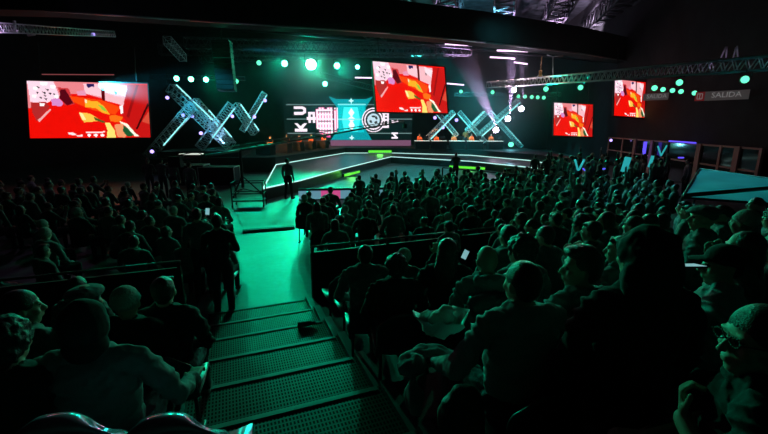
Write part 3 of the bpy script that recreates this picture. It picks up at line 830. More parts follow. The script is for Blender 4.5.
# ------------------------------------------------------------------ stage platforms
ZP = .5; ZD = 1.0
B = [at_z(x, y, ZP) for x, y in ((263, 189), (300, 181), (345, 168.5), (391, 157), (470, 161.5), (532, 168), (566, 172.5))]
A = [at_z(x, y, ZP) for x, y in ((571, 168), (532, 161), (470, 155.5), (391, 153.2), (345, 153.2), (276, 165))]
runway = MB().prism([(p.x, p.y) for p in B+A], 0, ZP).build('stage_runway', [M['stage_top']])
tag(runway, 'low dark glossy runway wedge outlined by white light strips in front of stage', 'stage')
def strip(pts, r, m, name, parent):
    mb = MB()
    for a, b in zip(pts[:-1], pts[1:]): mb.tube(a, b, r, n=6)
    return mb.build(name, m, parent)
up = V((0, 0, .02))
strip([p+up for p in B], .03, M['led_stage'], 'front_light_strip', runway)
strip([p+up for p in A], .035, M['led_stage'], 'rear_light_strip', runway)
strip([A[-1]+up, B[0]+up], .03, M['led_stage'], 'side_light_strip', runway)
# main deck behind it
bk = [(14, 44), (-3.0, 47), (-16, 45), (-19, 33)]
off = V((0, .25, 0))
front = [A[0]+V((1.0, .5, 0)), A[1]+off, A[2]+off, A[3]+off, A[4]+off, A[5]+V((-.1, .3, 0)), V((-9.6, 27.6, 0)), V((-15.5, 26.5, 0))]
front = [p for p in front]
deckpts = [(p.x, p.y) for p in front]+[bk[3], bk[2], bk[1], bk[0]]
deck_o = MB().prism(deckpts, 0, ZD).build('main_stage', M['black'])
tag(deck_o, 'wide black main stage deck carrying the gaming desks and light trusses', 'stage')
riser = MB().prism([(-15.3, 27.2), (-10.2, 28.3), (-10.4, 31.5), (-16, 31)], ZD, 1.42).build('truss_riser', M['black'])
tag(riser, 'black riser block carrying the crossed trusses on the jib crane side', 'riser')
step = MB().box((0, 0, 0), (8.6, .25, .62)).build('led_step', M['black']); c0 = at_k(367, 144.3, 42.5); step.location = (c0.x+.4, c0.y, ZD+.31)
MB().box((0, -.14, 0), (8.5, .02, .58)).build('led_panel', M['pink_led'], step); tag(step, 'dim pinkish lit step below the centre of the LED wall', 'step')

# pit floor strip lights (green bars)
for (x0, y0, x1, y1, w, lab) in ((368, 151.5, 392, 151.5, .28, 'green light bar at the far apex of the runway'), (343, 175.5, 359, 171.5, .17, 'bright green light bar under the near runway edge'), (449, 166.5, 486, 168.5, .20, 'long green light bar behind the camera operator at the runway edge')):
    z = .72 if y0 < 152 else .20
    a, b = at_z(x0, y0, z), at_z(x1, y1, z)
    d = b-a
    o = MB().box((0, 0, 0), (d.length, .12, w*1.1)).build('light_bar', M['black']); o.location = (a+b)/2; o.rotation_euler = (0, 0, math.atan2(d.y, d.x))
    MB().box((0, -.075, 0), (d.length*.96, .03, w*.8)).build('lens', M['led_green'], o)
    tag(o, lab, 'light'); lamp('AREA', (a+b)/2+V((0, -.3, .1)), (.15, 1, .1), 8, target=(a+b)/2+V((0, -2, -.3)), size=.5)

# pit railing
r = empty('pit_railing'); tag(r, 'thin black pit railing sloping down behind the front rows', 'railing')
rp = [at_z(442, 188, 0), at_z(466, 191, 0), at_z(508, 197, 0), at_z(545, 199, 0)]
r0 = at_k(442, 168, 22)
for p in rp:
    mb = MB(); mb.tube(p, p+V((0, 0, 1.05)), .03); mb.build('post', M['black_metal'], r)
for z in (1.05, .55):
    mb = MB()
    for a, b in zip(rp[:-1], rp[1:]): mb.tube(a+V((0, 0, z)), b+V((0, 0, z)), .022)
    mb.build('rail', M['black_metal'], r)
# LED banner in front of the pit (pink/white/blue), seen between heads of the front row
ba, bb = at_z(296, 194.5, .35), at_z(436, 192, .35)
d = bb-ba; L = d.length
ban = MB().box((0, .06, 0), (L, .08, .5)).build('advertising_banner', M['black']); ban.location = V(((ba.x+bb.x)/2, (ba.y+bb.y)/2+.5, .25)); ban.rotation_euler = (0, 0, math.atan2(d.y, d.x))
for i, (t0, t1, m) in enumerate(((0, .16, 'banner_blue'), (.16, .30, 'banner_pink'), (.30, .40, 'banner_blue'), (.40, .50, 'black'), (.50, .72, 'banner_blue'), (.72, .80, 'banner_pink'), (.80, 1, 'banner_blue'))):
    if m != 'black': MB().box((-L/2+(t0+t1)/2*L, .01, -.02), ((t1-t0)*L, .02, .36)).build('lit_panel', M[m], ban)
tag(ban, 'low advertising banner lit pink and pale blue beyond the front row heads', 'banner')

# ------------------------------------------------------------------ pictures made of pixels (emissive screens)
def srgb(c): return tuple(x/12.92 if x <= .04045 else ((x+.055)/1.055)**2.4 for x in c)
def inside(pts, x, y):
    c = False; n = len(pts); j = n-1
    for i in range(n):
        if (pts[i][1] > y) != (pts[j][1] > y) and x < (pts[j][0]-pts[i][0])*(y-pts[i][1])/(pts[j][1]-pts[i][1])+pts[i][0]: c = not c
        j = i
    return c
class Raster:
    def __init__(s, nx, ny, bg): s.nx = nx; s.ny = ny; s.a = np.zeros((ny, nx, 3)); s.a[:] = bg
    def poly(s, col, pts, sx=1, sy=1, ox=0, oy=0):
        pts = [((p[0]-ox)/sx*s.nx, (p[1]-oy)/sy*s.ny) for p in pts]
        x0 = max(0, int(min(p[0] for p in pts))); x1 = min(s.nx, int(max(p[0] for p in pts))+2); y0 = max(0, int(min(p[1] for p in pts))); y1 = min(s.ny, int(max(p[1] for p in pts))+2)
        for y in range(y0, y1):
            for x in range(x0, x1):
                if inside(pts, x+.5, y+.5): s.a[y, x] = col
    def mesh(s, name, w, h, strength):
        me = bpy.data.meshes.new(name); nx, ny = s.nx, s.ny
        v = [((i/nx-.5)*w, 0, (.5-j/ny)*h) for j in range(ny+1) for i in range(nx+1)]
        f = [(j*(nx+1)+i, (j+1)*(nx+1)+i, (j+1)*(nx+1)+i+1, j*(nx+1)+i+1) for j in range(ny) for i in range(nx)]
        me.from_pydata(v, [], f)
        ca = me.color_attributes.new('picture', 'BYTE_COLOR', 'CORNER')
        lin = np.where(s.a <= .04045, s.a/12.92, ((s.a+.055)/1.055)**2.4)
        buf = np.ones((ny*nx, 4, 4), dtype=np.float32); buf[:, :, :3] = lin.reshape(-1, 1, 3)
        ca.data.foreach_set('color', buf.ravel())
        m = bpy.data.materials.new(name+'_pixels'); m.use_nodes = True; nt = m.node_tree; b = nt.nodes['Principled BSDF']
        vc = nt.nodes.new('ShaderNodeVertexColor'); vc.layer_name = 'picture'
        b.inputs['Base Color'].default_value = (.01, .01, .01, 1); b.inputs['Roughness'].default_value = .4
        nt.links.new(vc.outputs['Color'], b.inputs['Emission Color']); b.inputs['Emission Strength'].default_value = strength
        me.materials.append(m); return me

g = Raster(176, 80, (.93, .05, .02))
rng = random.Random(3)
g.poly((.93, .52, .55), [(0, 0), (.62, 0), (.62, .30), (.45, .20), (.33, .22), (0, .48)])
g.poly((1, .86, .92), [(0, 0), (.21, 0), (.25, .25), (.12, .42), (.02, .36)])
g.poly((.80, .20, .22), [(.24, .10), (.33, .12), (.37, .40), (.29, .42)])
g.poly((.35, .02, .08), [(.26, .14), (.30, .13), (.36, .38), (.31, .42), (.25, .30)])
g.poly((.85, .55, .80), [(.18, .32), (.24, .28), (.28, .38), (.26, .44), (.19, .42)])
g.poly((.70, .16, .16), [(.02, .38), (.14, .36), (.17, .45), (.06, .70), (.03, .55)])
g.poly((.95, .70, .70), [(.07, .68), (.17, .48), (.18, .50), (.08, .72)])
for i in range(11):
    a = rng.uniform(0, 6.28); r_ = rng.uniform(0, .085); cx, cy = .135+r_*math.cos(a), .22+r_*2*math.sin(a)
    g.poly((.12, .08, .14), [(cx-.012, cy-.02), (cx+.014, cy-.012), (cx+.006, cy+.022)])
for i in range(8):
    a = rng.uniform(0, 6.28); cx, cy = .14+.09*math.cos(a), .23+.19*math.sin(a)
    g.poly((1, 1, 1), [(cx-.02, cy-.03), (cx+.02, cy-.02), (cx+.01, cy+.035), (cx-.02, cy+.02)])
g.poly((1, .80, .84), [(.45, .02), (.595, .02), (.595, .26), (.46, .20)])
g.poly((.15, .1, .35), [(.475, .03), (.54, .03), (.54, .09), (.52, .07), (.495, .10), (.48, .08)])
g.poly((.92, .60, .72), [(.39, .17), (.46, .14), (.47, .24), (.40, .24)])
g.poly((.98, .75, .78), [(.62, .02), (.82, .04), (.80, .42), (.62, .32)])
g.poly((.35, .01, .04), [(.592, 0), (.622, 0), (.628, .33), (.60, .32)])
g.poly((1, .90, .93), [(.70, .03), (.83, .10), (.80, .25), (.71, .15)])
g.poly((.15, .02, .05), [(.705, .14), (.73, .17), (.72, .22)])
g.poly((.78, .08, .07), [(.83, .03), (1, .03), (1, 1), (.88, 1), (.76, .58), (.79, .30)])
g.poly((.60, .05, .06), [(.90, .03), (.92, .03), (.82, .64), (.80, .60)])
g.poly((.20, .01, .02), [(.99, .36), (1, .40), (.885, .86), (.875, .83)])
g.poly((.85, .30, .22), [(.93, .70), (1, .50), (1, .75)])
g.poly((.98, .28, .04), [(.33, .25), (.60, .32), (.76, .45), (.70, .58), (.52, .50), (.36, .36)])
g.poly((1, .70, .15), [(.455, .30), (.49, .33), (.56, .34), (.61, .42), (.66, .58), (.60, .55), (.54, .46), (.455, .45)])
g.poly((1, .92, .75), [(.455, .30), (.475, .32), (.47, .38), (.452, .36)])
g.poly((.55, .80, .25), [(.56, .40), (.60, .42), (.64, .53), (.60, .50)])
g.poly((1, .78, .30), [(.40, .54), (.49, .56), (.60, .71), (.54, .70), (.44, .72), (.42, .66)])
g.poly((1, .95, .65), [(.40, .54), (.43, .56), (.46, .68), (.43, .68)])
g.poly((.30, .35, .12), [(.52, .62), (.62, .71), (.60, .73), (.53, .68)])
g.poly((1, .90, .45), [(.61, .72), (.65, .72), (.69, .86), (.70, 1), (.62, 1), (.63, .86)])
g.poly((.98, .45, .08), [(.65, .60), (.70, .58), (.77, .62), (.74, .72), (.66, .70)])
g.poly((.95, .60, .40), [(.69, .76), (.76, .74), (.80, .90), (.78, 1), (.71, .98)])
g.poly((.10, .35, .18), [(.77, .78), (.82, .84), (.86, .96), (.80, .98), (.76, .88)])
g.poly((1, 1, .9), [(.74, .70), (.80, .74), (.87, .92), (.90, .97), (.86, .97), (.79, .79), (.745, .73)])
g.poly((1, 1, 1), [(.745, .42), (.77, .40), (.775, .55), (.75, .56)])
for p in ([(.30, .90), (.34, .90), (.37, .93), (.36, .95), (.31, .94)], [(.37, .95), (.42, .94), (.42, .97), (.38, .98)], [(.45, .89), (.61, .88), (.61, .905), (.45, .915)]): g.poly((1, .90, .90), p)
for cx in (.475, .53, .585): g.poly((1, 1, 1), [(cx-.02, .95), (cx, .92), (cx+.02, .95), (cx, .985)])
GAME = g.mesh('screen_picture', 1.0, 1.0, 1.05)

def big_screen(corners, label, zc=None):
    """corners: top-left and bottom-left pixel with distance, top-right/bottom-right with distance"""
    (x0, t0, b0, k0), (x1, t1, b1, k1) = corners
    TLp, BLp, TRp, BRp = at_k(x0[0], t0, k0), at_k(x0[1], b0, k0), at_k(x1[0], t1, k1), at_k(x1[1], b1, k1)
    c = (TLp+BLp+TRp+BRp)/4
    xd = ((TRp-TLp)+(BRp-BLp))/2; w = xd.length; xd.normalize()
    zd = ((TLp-BLp)+(TRp-BRp))/2; h = zd.length; zd = (zd-xd*zd.dot(xd)).normalized(); yd = zd.cross(xd)
    rot = Matrix((xd, yd, zd)).transposed().to_4x4()
    r = MB().box((0, .09, 0), (w+.10, .14, h+.10)).build('projection_screen' if False else 'video_screen', M['black'])
    r.matrix_world = Matrix.Translation(c) @ rot
    p = link('picture', GAME, r); p.scale = (w, 1, h); p.location = (0, .012, 0)
    fr = MB()
    for sx in (-1, 1): fr.box((sx*(w/2+.03), 0, 0), (.06, .06, h+.12))
    for sz in (-1, 1): fr.box((0, 0, sz*(h/2+.03)), (w+.0, .06, .06))
    fr.build('bezel', M['black'], r)
    for sx in (-1, 1):
        mb = MB(); mb.tube((sx*w*.4, .09, h/2+.03), (sx*w*.4, .09, h/2+2.2), .025); mb.build('hanging_cable', M['black_metal'], r)
    tag(r, label, 'screen')
    print(label, 'w %.2f h %.2f' % (w, h)); return r, c, yd, w, h
SCR = []
SCR.append(big_screen((((24.5, 32), 80.5, 138.5, 22.3), ((147.3, 150.7), 84, 137.3, 23.9)), 'wide hanging video screen showing a red scene, alone on the jib crane side'))
SCR.append(big_screen((((374.5, 374.5), 61.5, 111.5, 25.5), ((447, 445), 67.5, 113, 28.0)), 'centre hanging video screen with a red scene, overlapping the LED wall'))
SCR.append(big_screen((((555, 552.5), 103, 135, 32), ((594.3, 591), 104.5, 137, 32.4)), 'smaller hanging video screen with a red scene beside the crossed stage trusses'))
SCR.append(big_screen((((616.5, 612), 79.5, 115.5, 27), ((651.5, 648), 83, 118, 27.6)), 'smaller hanging video screen with a red scene beside the exit sign'))

# ------------------------------------------------------------------ LED wall
X0, X1, Y0, Y1 = 284, 412, 98, 141
lw = Raster(320, 108, (.02, .07, .075))
def lp(col, pts): lw.poly(col, pts, X1-X0, Y1-Y0, X0, Y0)
def rc(col, a, b, c, d): lp(col, [(a, b), (c, b), (c, d), (a, d)])
def circ(col, cx, cy, r, n=40, r0=0):
    if r0: 
        for i in range(n):
            a0, a1 = 2*PI*i/n, 2*PI*(i+1)/n
            lp(col, [(cx+r0*math.cos(a0), cy+r0*math.sin(a0)), (cx+r*math.cos(a0), cy+r*math.sin(a0)), (cx+r*math.cos(a1), cy+r*math.sin(a1)), (cx+r0*math.cos(a1), cy+r0*math.sin(a1))])
    else: lp(col, [(cx+r*math.cos(2*PI*i/n), cy+r*math.sin(2*PI*i/n)) for i in range(n)])
GL = (.42, .52, .52)
for y in (105.5, 119.2, 132.6): rc(GL, 287, y-.45, 412, y+.45)
TQ = (.02, .58, .62)
lp(TQ, [(329, 97.5), (337, 100.5), (366, 100.5), (373, 98), (366, 108), (366, 130), (373, 141), (333, 141), (329, 141), (337, 130), (337, 108)])
lp((.02, .75, .78), [(338, 106), (365, 106), (364, 132), (339, 132)])
lp((.25, .95, .95), [(344, 108), (358, 108), (360, 120), (358, 131), (344, 131), (342, 120)])
for cy, ry, rx in ((113, 4.5, 3), (125, 6, 3), (119, 3, 4)): lp((.95, 1, 1), [(351.5, cy-ry), (351.5+rx, cy), (351.5, cy+ry), (351.5-rx, cy)])
for cy in (102, 137):
    lp((.8, 1, 1), [(351.5, cy-3), (352.3, cy-.8), (354.5, cy), (352.3, cy+.8), (351.5, cy+3), (350.7, cy+.8), (348.5, cy), (350.7, cy-.8)])
rc((.5, .9, .9), 338, 104.9, 366, 105.9); rc((.5, .9, .9), 330, 118.8, 372, 119.8)
WH = (1, .93, .98); PK = (.95, .30, .60)
# K and U turned on their side
def upright(col, x0, y0, x1, y1): rc(col, x0, y0, x1, y1)
lp(WH, [(294.5, 107), (303, 107), (306.5, 109), (306.5, 113), (303, 115), (294.5, 115), (294.5, 112.4), (302.6, 112.4), (303.6, 111.6), (303.6, 110.4), (302.6, 109.6), (294.5, 109.6)])
rc(WH, 294.5, 128.2, 306.7, 131); lp(WH, [(294.5, 123.2), (297.5, 123.2), (300.6, 126), (303.5, 123.2), (306.7, 123.2), (302, 128.5), (299.2, 128.5)])
# blocky emblem letters
rc(WH, 307, 117, 316, 120); rc(WH, 308.5, 112.3, 314.5, 114.8); rc(WH, 308.5, 112.3, 310.6, 122.5); rc(WH, 313, 112.3, 315.2, 122.5)
for x, y0, y1 in ((316.5, 110, 127), (319.3, 108.5, 131), (322.1, 108.5, 133.5), (324.9, 110, 135), (327.7, 108.5, 136), (330.5, 108.5, 133), (334.3, 111, 131)):
    rc(PK, x-.5, y0-.5, x+2.5, y1+.5); rc(WH, x, y0, x+1.9, y1)
for y in (110, 114.2, 118.4, 122.6, 127): rc(WH, 316.5, y, 333, y+1.5)
for y in (112, 120.6, 129.6): rc((.05, .03, .06), 318, y, 331, y+.8)
rc(WH, 334.3, 108.4, 336.2, 110); rc(WH, 336.8, 108.4, 338, 128)
for y in (132.5, 135.2): rc(PK, 320, y, 330, y+.9)
# round badge of rings
circ((.10, .14, .17), 373.5, 120, 11.6); circ(WH, 373.5, 120, 11.6, 40, 10.6); circ(WH, 373.5, 120, 9.3, 40, 8.0); circ((.75, .85, .9), 373.5, 120, 6.2, 30)
for i in range(9):
    a = rng.uniform(0, 6.28); cx, cy = 373.5+3.2*math.cos(a), 120+3.4*math.sin(a); lp((.12, .12, .16), [(cx-1.5, cy-.5), (cx+.8, cy-1.2), (cx+1.3, cy+.6), (cx-.4, cy+.8)])
for y in (113, 116, 119): rc(WH, 383, y, 389, y+1.7)
rc(WH, 383, 112.5, 384.8, 121); rc(WH, 387.4, 112.5, 389, 127.6); rc(WH, 382.5, 125.6, 389, 127.6)
lp(WH, [(391.5, 120), (396, 121), (398, 119.6), (398.5, 123), (395, 123), (392, 124)])
rc(WH, 391.5, 132, 398, 133.4); rc(WH, 391.5, 136.3, 398, 137.7); lp(WH, [(392, 132.6), (394.5, 132.6), (398, 137), (395.5, 137)])
Cw = at_k((X0+X1)/2, (Y0+Y1)/2, 45); sw = (X1-X0)/F*45; sh = (Y1-Y0)/F*45/cp
LEDM = lw.mesh('led_wall_picture', sw, sh, 1.15)
wall = MB().box((0, .2, 0), (sw+.1, .35, sh+.1)).build('led_video_backdrop_panel' if False else 'led_video_panel', M['black']); wall.location = Cw
link('picture', LEDM, wall); tag(wall, 'wide LED wall at the stage rear with sideways letters, cyan column and round badge', 'screen')
for s in (-1, 1):
    mb = MB(); x = s*(sw/2-.6); mb.tube((x, .6, -sh/2), (x, .6, -(Cw.z-ZD)), .06); mb.build('support_leg', M['black_metal'], wall)

# ------------------------------------------------------------------ trusses
def truss_mesh(L, w, n, r=.03, rl=.016, tri=False):
    """box truss along +X from 0 to L"""
    mb = MB(); h = w/2
    cs = [(-h, -h), (-h, h), (h, h), (h, -h)] if not tri else [(-h, -h), (h, -h), (0, h)]
    for y, z in cs: mb.tube((0, y, z), (L, y, z), r, n=8)
    m = len(cs)
    for i in range(n):
        a, b = L*i/n, L*(i+1)/n; mid = (a+b)/2
        for j in range(m):
            y0, z0 = cs[j]; y1, z1 = cs[(j+1) % m]
            mb.tube((a, y0, z0), (mid, y1, z1), rl, n=6); mb.tube((mid, y1, z1), (b, y0, z0), rl, n=6)
    for x in (0, L):
        for j in range(m):
            mb.tube((x, *cs[j]), (x, *cs[(j+1) % m]), rl*1.2, n=6)
    return mb
def orient(o, a, b, roll=0):
    a = V(a); b = V(b); d = (b-a).normalized(); z = V((0, 0, 1)); z = (z-d*z.dot(d)).normalized(); y = z.cross(d)
    o.matrix_world = Matrix.Translation(a) @ Matrix((d, y, z)).transposed().to_4x4() @ Matrix.Rotation(roll, 4, 'X')
def truss(a, b, w, label, m='alu', bay=1.0, r=.03, group=None, leds=(), name='lighting_truss', tri=False, ledr=.035, ledm='led_cyan'):
    a = V(a); b = V(b); L = (b-a).length
    o = truss_mesh(L, w, max(2, round(L/(w*bay))), r, r*.55, tri).build(name, M[m], None, True)
    orient(o, a, b); tag(o, label, 'truss', group)
    for t0, t1, sy, sz in leds:
        mb = MB(); mb.box(((t0+t1)/2*L, sy*w/2, sz*w/2), ((t1-t0)*L, ledr*2, ledr*2)); mb.build('light_strip', M[ledm], o)
    return o
# crossed stage trusses, jib crane side
KL = 28.5
xs = [((148, 157), (193.5, 104.5), .62, [(.28, .80, -1, -1)], 'tall leaning truss whose foot ends at the violet lamp, jib crane side'),
      ((231, 146), (171, 88), .66, [(.30, .72, -1, 1), (.76, 1, -1, 1)], 'longest leaning truss rising toward the wide screen, jib crane side'),
      ((229, 142), (194.5, 101), .55, [(.05, .28, -1, 1), (.42, .72, -1, 1)], 'truss tucked behind the longest leaning one, jib crane side'),
      ((199.5, 148), (232, 104.5), .60, [(.30, .98, -1, -1)], 'leaning truss meeting its partner in the middle peak, jib crane side'),
      ((255, 133), (235.5, 105), .5, [(.02, .25, -1, 1), (.45, .95, -1, 1)], 'short truss descending from the middle peak behind the camera crew'),
      ((242, 131), (264.5, 93), .42, [(.05, .98, -1, -1)], 'thin leaning truss with one bright strip nearest the LED wall')]
for i, (a, b, w, leds, lab) in enumerate(xs):
    k = KL+.75*(i % 3)+(.5 if i > 3 else 0)
    truss(at_k(a[0], a[1], k), at_k(b[0], b[1], k), w, lab, 'lit_alu', .62, .03, None, leds)
KR = 37.5
xs = [((428, 138), (453.5, 112), .42, [(.02, .98, -1, -1)], 'leaning stage truss just below the centre screen corner'),
      ((457, 136), (437, 112), .42, [(.02, .98, -1, -1)], 'truss crossing behind the first player desk on the far side'),
      ((485, 142), (459, 112), .42, [(.3, .98, -1, -1)], 'truss descending from the peak among the far players'),
      ((467, 131), (485, 113), .42, [(.3, .98, -1, 1)], 'short truss between the two far peaks'),
      ((479, 135), (518.5, 100.5), .42, [(.02, .98, -1, -1)], 'longest far-side truss pointing up at the green lamps'),
      ((521.5, 147), (489.5, 112), .42, [(.05, .55, -1, 1), (.68, .98, -1, 1)], 'truss ending at the floor beside the cyan glowing lamp')]
for i, (a, b, w, leds, lab) in enumerate(xs):
    k = KR+.6*(i % 3)
    truss(at_k(a[0], a[1], k), at_k(b[0], b[1], k), w, lab, 'lit_alu', .7, .025, None, leds, ledr=.045)

# overhead trusses
T1 = truss(at_k(489, 85, 30), at_k(800, 60.5, 11.5), .40, 'long aluminium truss running from above the stage to the exit sign side', 'alu', 1.0, .028)
T2a, T2b = at_k(148, 60, 33), at_k(452, 60, 36)
truss(at_k(160, 50, 33), at_k(455, 53, 36), .75, 'dark lighting truss carrying the big green stage lamps', 'dark_steel', 1.0, .045)
truss(at_k(185, 43, 29), at_k(470, 51, 33), .7, 'upper dark truss behind the bulkhead edge', 'dark_steel', 1.1, .04)
truss(at_k(200, 57, 37), at_k(330, 52, 39), 1.0, 'far roof truss glimpsed behind the line array speaker', 'dark_steel', 1.1, .05)
truss(at_k(-20, 26.5, 12), at_k(112, 34.0, 22), .28, 'thin violet-lit truss crossing the top corner above the wide screen', 'alu', 1.0, .022)
truss(at_k(150, 76.5, 31), at_k(245, 78.5, 33), .3, 'low truss carrying the four small green lamps', 'dark_steel', 1.0, .025)
truss(at_k(455, 94.5, 36), at_k(560, 94.5, 37), .3, 'far low truss over the crossed trusses with small green lamps', 'dark_steel', 1.0, .025)
truss(at_k(167, 40, 24), at_k(183, 58, 27), .45, 'short slanted truss catching green light near the line array', 'alu', 1.0, .02)
truss(at_k(320, 74.5, 40), at_k(372, 88, 41), .5, 'truss crowded with small movers above the LED wall', 'dark_steel', 1.0, .03)
for i, (x0, x1) in enumerate(((336, 378),)):
    pass

# big bulkhead beam across the hall and second beam
def beam(pts_bottom, zb, zt, depth, label_name):
    ps = [at_z(x, y, zb) for x, y in pts_bottom]
    back = [p+V((-.36, .93, 0))*depth for p in ps][::-1]
    mb = MB(); n = len(ps); allp = ps+back; N = len(allp)
    return struct(mb.prism([(p.x, p.y) for p in allp], zb, zt).build(label_name, M['wall']))
bulk = beam([(-200, 5), (45, 10.5), (190, 20.5), (390, 33.5), (485, 42.5), (580, 53.5), (650, 65), (765, 93)], 8.0, 9.7, 1.2, 'trim_3')
# pale edge profile along the lower rim of the bulkhead
ps = [at_z(x, y, 7.97)-V((-.01, .03, 0)) for x, y in ((45, 10.5), (190, 20.5), (390, 33.5), (485, 42.5), (580, 53.5), (650, 65))]
mb = MB()
for a, b in zip(ps[:-1], ps[1:]): mb.tube(a, b, .045, n=8)
struct(mb.build('trim_4', M['alu'], None, True))
ps = [at_k(250, 31, 30), at_k(470, 49, 32), at_k(600, 62, 34), at_k(640, 68, 36)]
mb = MB()
for a, b in zip(ps[:-1], ps[1:]): mb.tube(a, b, .06, n=8)
struct(mb.build('trim_5', M['dark_steel'], None, True))
# tubes of light; under the bulkhead their glow stands in for pink-lit edges
for i, (x0, y0, x1, y1, k, m, lab) in enumerate(((445, 44.0, 467.5, 45.2, 29, 'tube', 'short pinkish glow standing in for light on the bulkhead rim end'), (469, 40.5, 533, 47.5, 29.5, 'tube_dim', 'long dim pinkish glow standing in for light on the bulkhead edge'),
        (500, 43.2, 524, 46.5, 30.5, 'tube', 'pinkish glow put in for edge light, just below the long dim one'), (490, 57.2, 515, 58.6, 33, 'tube', 'pinkish glow put in for edge light above the lit truss end'), (514, 62.3, 527.5, 64.2, 33, 'tube', 'shortest pinkish glow put in for edge light, close to the chain hoist'),
        (497, 50.5, 528, 51.5, 31, 'tube', 'middle pinkish glow put in for edge light in a cluster'), (545, 76, 560, 77, 40, 'tube_dim', 'faint red tube above the smaller screen'), (42, 74.4, 114, 74.8, 26, 'tube_dim', 'long faint red tube above the wide screen'), (447, 83.5, 464, 85, 37, 'tube', 'pinkish tube light right of the centre screen, by the pale lamps'.replace('right of', 'next to')),
        (380, 32, 445, 37, 27, 'tube_dim', 'long faint red glow standing in for rim light above the centre screen'), (355, 77.6, 372, 77.9, 38, 'tube', 'pinkish tube light touching the centre screen edge'), (703, 82.3, 722, 85.6, 25, 'tube', 'pinkish tube light above the far exit sign'))):
    a, b = at_k(x0, y0, k), at_k(x1, y1, k)
    o = MB().box(((b-a).length/2, .05, 0.05), ((b-a).length, .10, .05)).build('tube_light', M['white'] if m == 'tube' else M['black']); orient(o, a, b)
    mb = MB(); mb.tube((0, 0, 0), ((b-a).length, 0, 0), .055 if m == 'tube' else .03, n=10); mb.build('glowing_tube', M[m], o); tag(o, lab, 'light')
    if m == 'tube' and i < 6: lamp('POINT', (a+b)/2+V((0, -.5, -.1)), (1, .6, .95), 22, size=.3)

# roof trusses above the bulkhead, lit violet and teal from the rig
nroof = 0
for i in range(9):
    x = -6+4.4*i
    a = V((x, 26, 12.6)); b = V((x+5.5, 46, 12.6))
    truss(a, b, 1.5, 'dark steel roof truss under the roof sheets, %s from the hall\'s screen side' % ONES[i], 'dark_steel', 1.1, .09, 'parallel roof trusses', name='roof_truss'); nroof += 1

# ------------------------------------------------------------------ stage lamps
def fixture(P, target, lens_m, r=.18, label='', group=None, name='stage_light', body=True):
    o = empty(name, P); d = (V(target)-P).normalized(); o.rotation_euler = d.to_track_quat('-Y', 'Z').to_euler()
    mb = MB(); n = 20; prof = [(r*.55, .45*r*2.4), (r*.9, .40*r*2.4), (r*1.08, .0), (r*1.12, -.02), (r*1.12, -.06)]
    vv = []; 
    for rad, y in prof:
        for i in range(n): a = 2*PI*i/n; vv.append((rad*math.cos(a), y, rad*math.sin(a)))
    ff = [(j*n+i, j*n+(i+1) % n, (j+1)*n+(i+1) % n, (j+1)*n+i) for j in range(len(prof)-1) for i in range(n)]+[tuple(range(n))]
    mb.add(vv, ff); hs = mb.build('housing', M['black'], o, True)
    lm = MB(); lm.ell((0, .0, 0), (r, r*.18, r), nu=24, nv=10); lm.build('lens', M[lens_m], o, True)
    yk = MB()
    for s in (-1, 1): yk.tube((s*r*1.25, r*.5, 0), (s*r*1.25, r*.5, r*1.9), r*.09)
    yk.tube((-r*1.25, r*.5, r*1.9), (r*1.25, r*.5, r*1.9), r*.09); yk.tube((0, r*.5, r*1.9), (0, r*.5, r*2.6), r*.12)
    yk.build('yoke', M['black_metal'], o)
    tag(o, label, 'stage light', group); return o
AUD = V((-2, 8, 1))
GREEN = (.0, 1, .50)
main = [(259, 62.8, .20), (284.5, 63.5, .25), (311, 64.5, .42), (337, 65.7, .24), (357.5, 67, .17)]
for i, (x, y, r_) in enumerate(main):
    P = at_k(x, y, 34); fixture(P, AUD+V((i-2, 0, 0)), 'lens_hot' if i == 2 else 'lens_green' if i else 'lens_pale', r_, 'green stage lamp on the main dark truss, %s of five counting from the line array' % ONES[i] if i != 2 else 'blazing big green stage lamp, brightest of all, centre of the main truss', None)
for i, (x, y) in enumerate(((176.5, 78.5), (191, 79.2), (206, 79.6), (236, 81.2))):
    fixture(at_k(x, y, 31.5), AUD+V((-4, 0, 0)), 'lens_green' if i < 3 else 'lens_pale', .19, 'small green lamp on the low truss above the crossed trusses, %s from the wide screen' % ONES[i])
fixture(at_k(325, 83.8, 38), AUD, 'lens_green', .22, 'lone green lamp hanging low under the blazing big one')
for i, (x, y) in enumerate(((461, 91.5), (492.5, 92.3), (514, 90), (546, 89), (580.5, 87.5), (679.5, 82.5), (745, 79.5))):
    k = [33, 30, 28.5, 24.5, 21, 15, 12.5][i]; r_ = [.14, .14, .17, .15, .13, .11, .11][i]
    P = at_k(x, y, k); fixture(P, V((-2, 4, 2)) if i > 2 else AUD, 'lens_pale' if i != 2 else 'lens_hot', r_, 'pale green lamp hanging below the long aluminium truss, %s from its stage end' % ONES[i])
for i, x in enumerate((518.3, 525, 531.8, 537.7, 543.8)):
    fixture(at_k(x, 96.3+.35*i, 36.5), AUD, 'lens_pale', .16, 'small pale green lamp on the far low truss, %s of its five' % ONES[i])
for i, (x, y) in enumerate(((654.5, 88), (663, 89.5), (672.5, 90.5), (681, 91.5), (694.5, 93))):
    fixture(at_k(x, y, 20), V((2, 5, 1)), 'lens_pale', .11 if i else .13, 'small green lamp before the exit sign, %s of five from the smaller screen' % ONES[i])
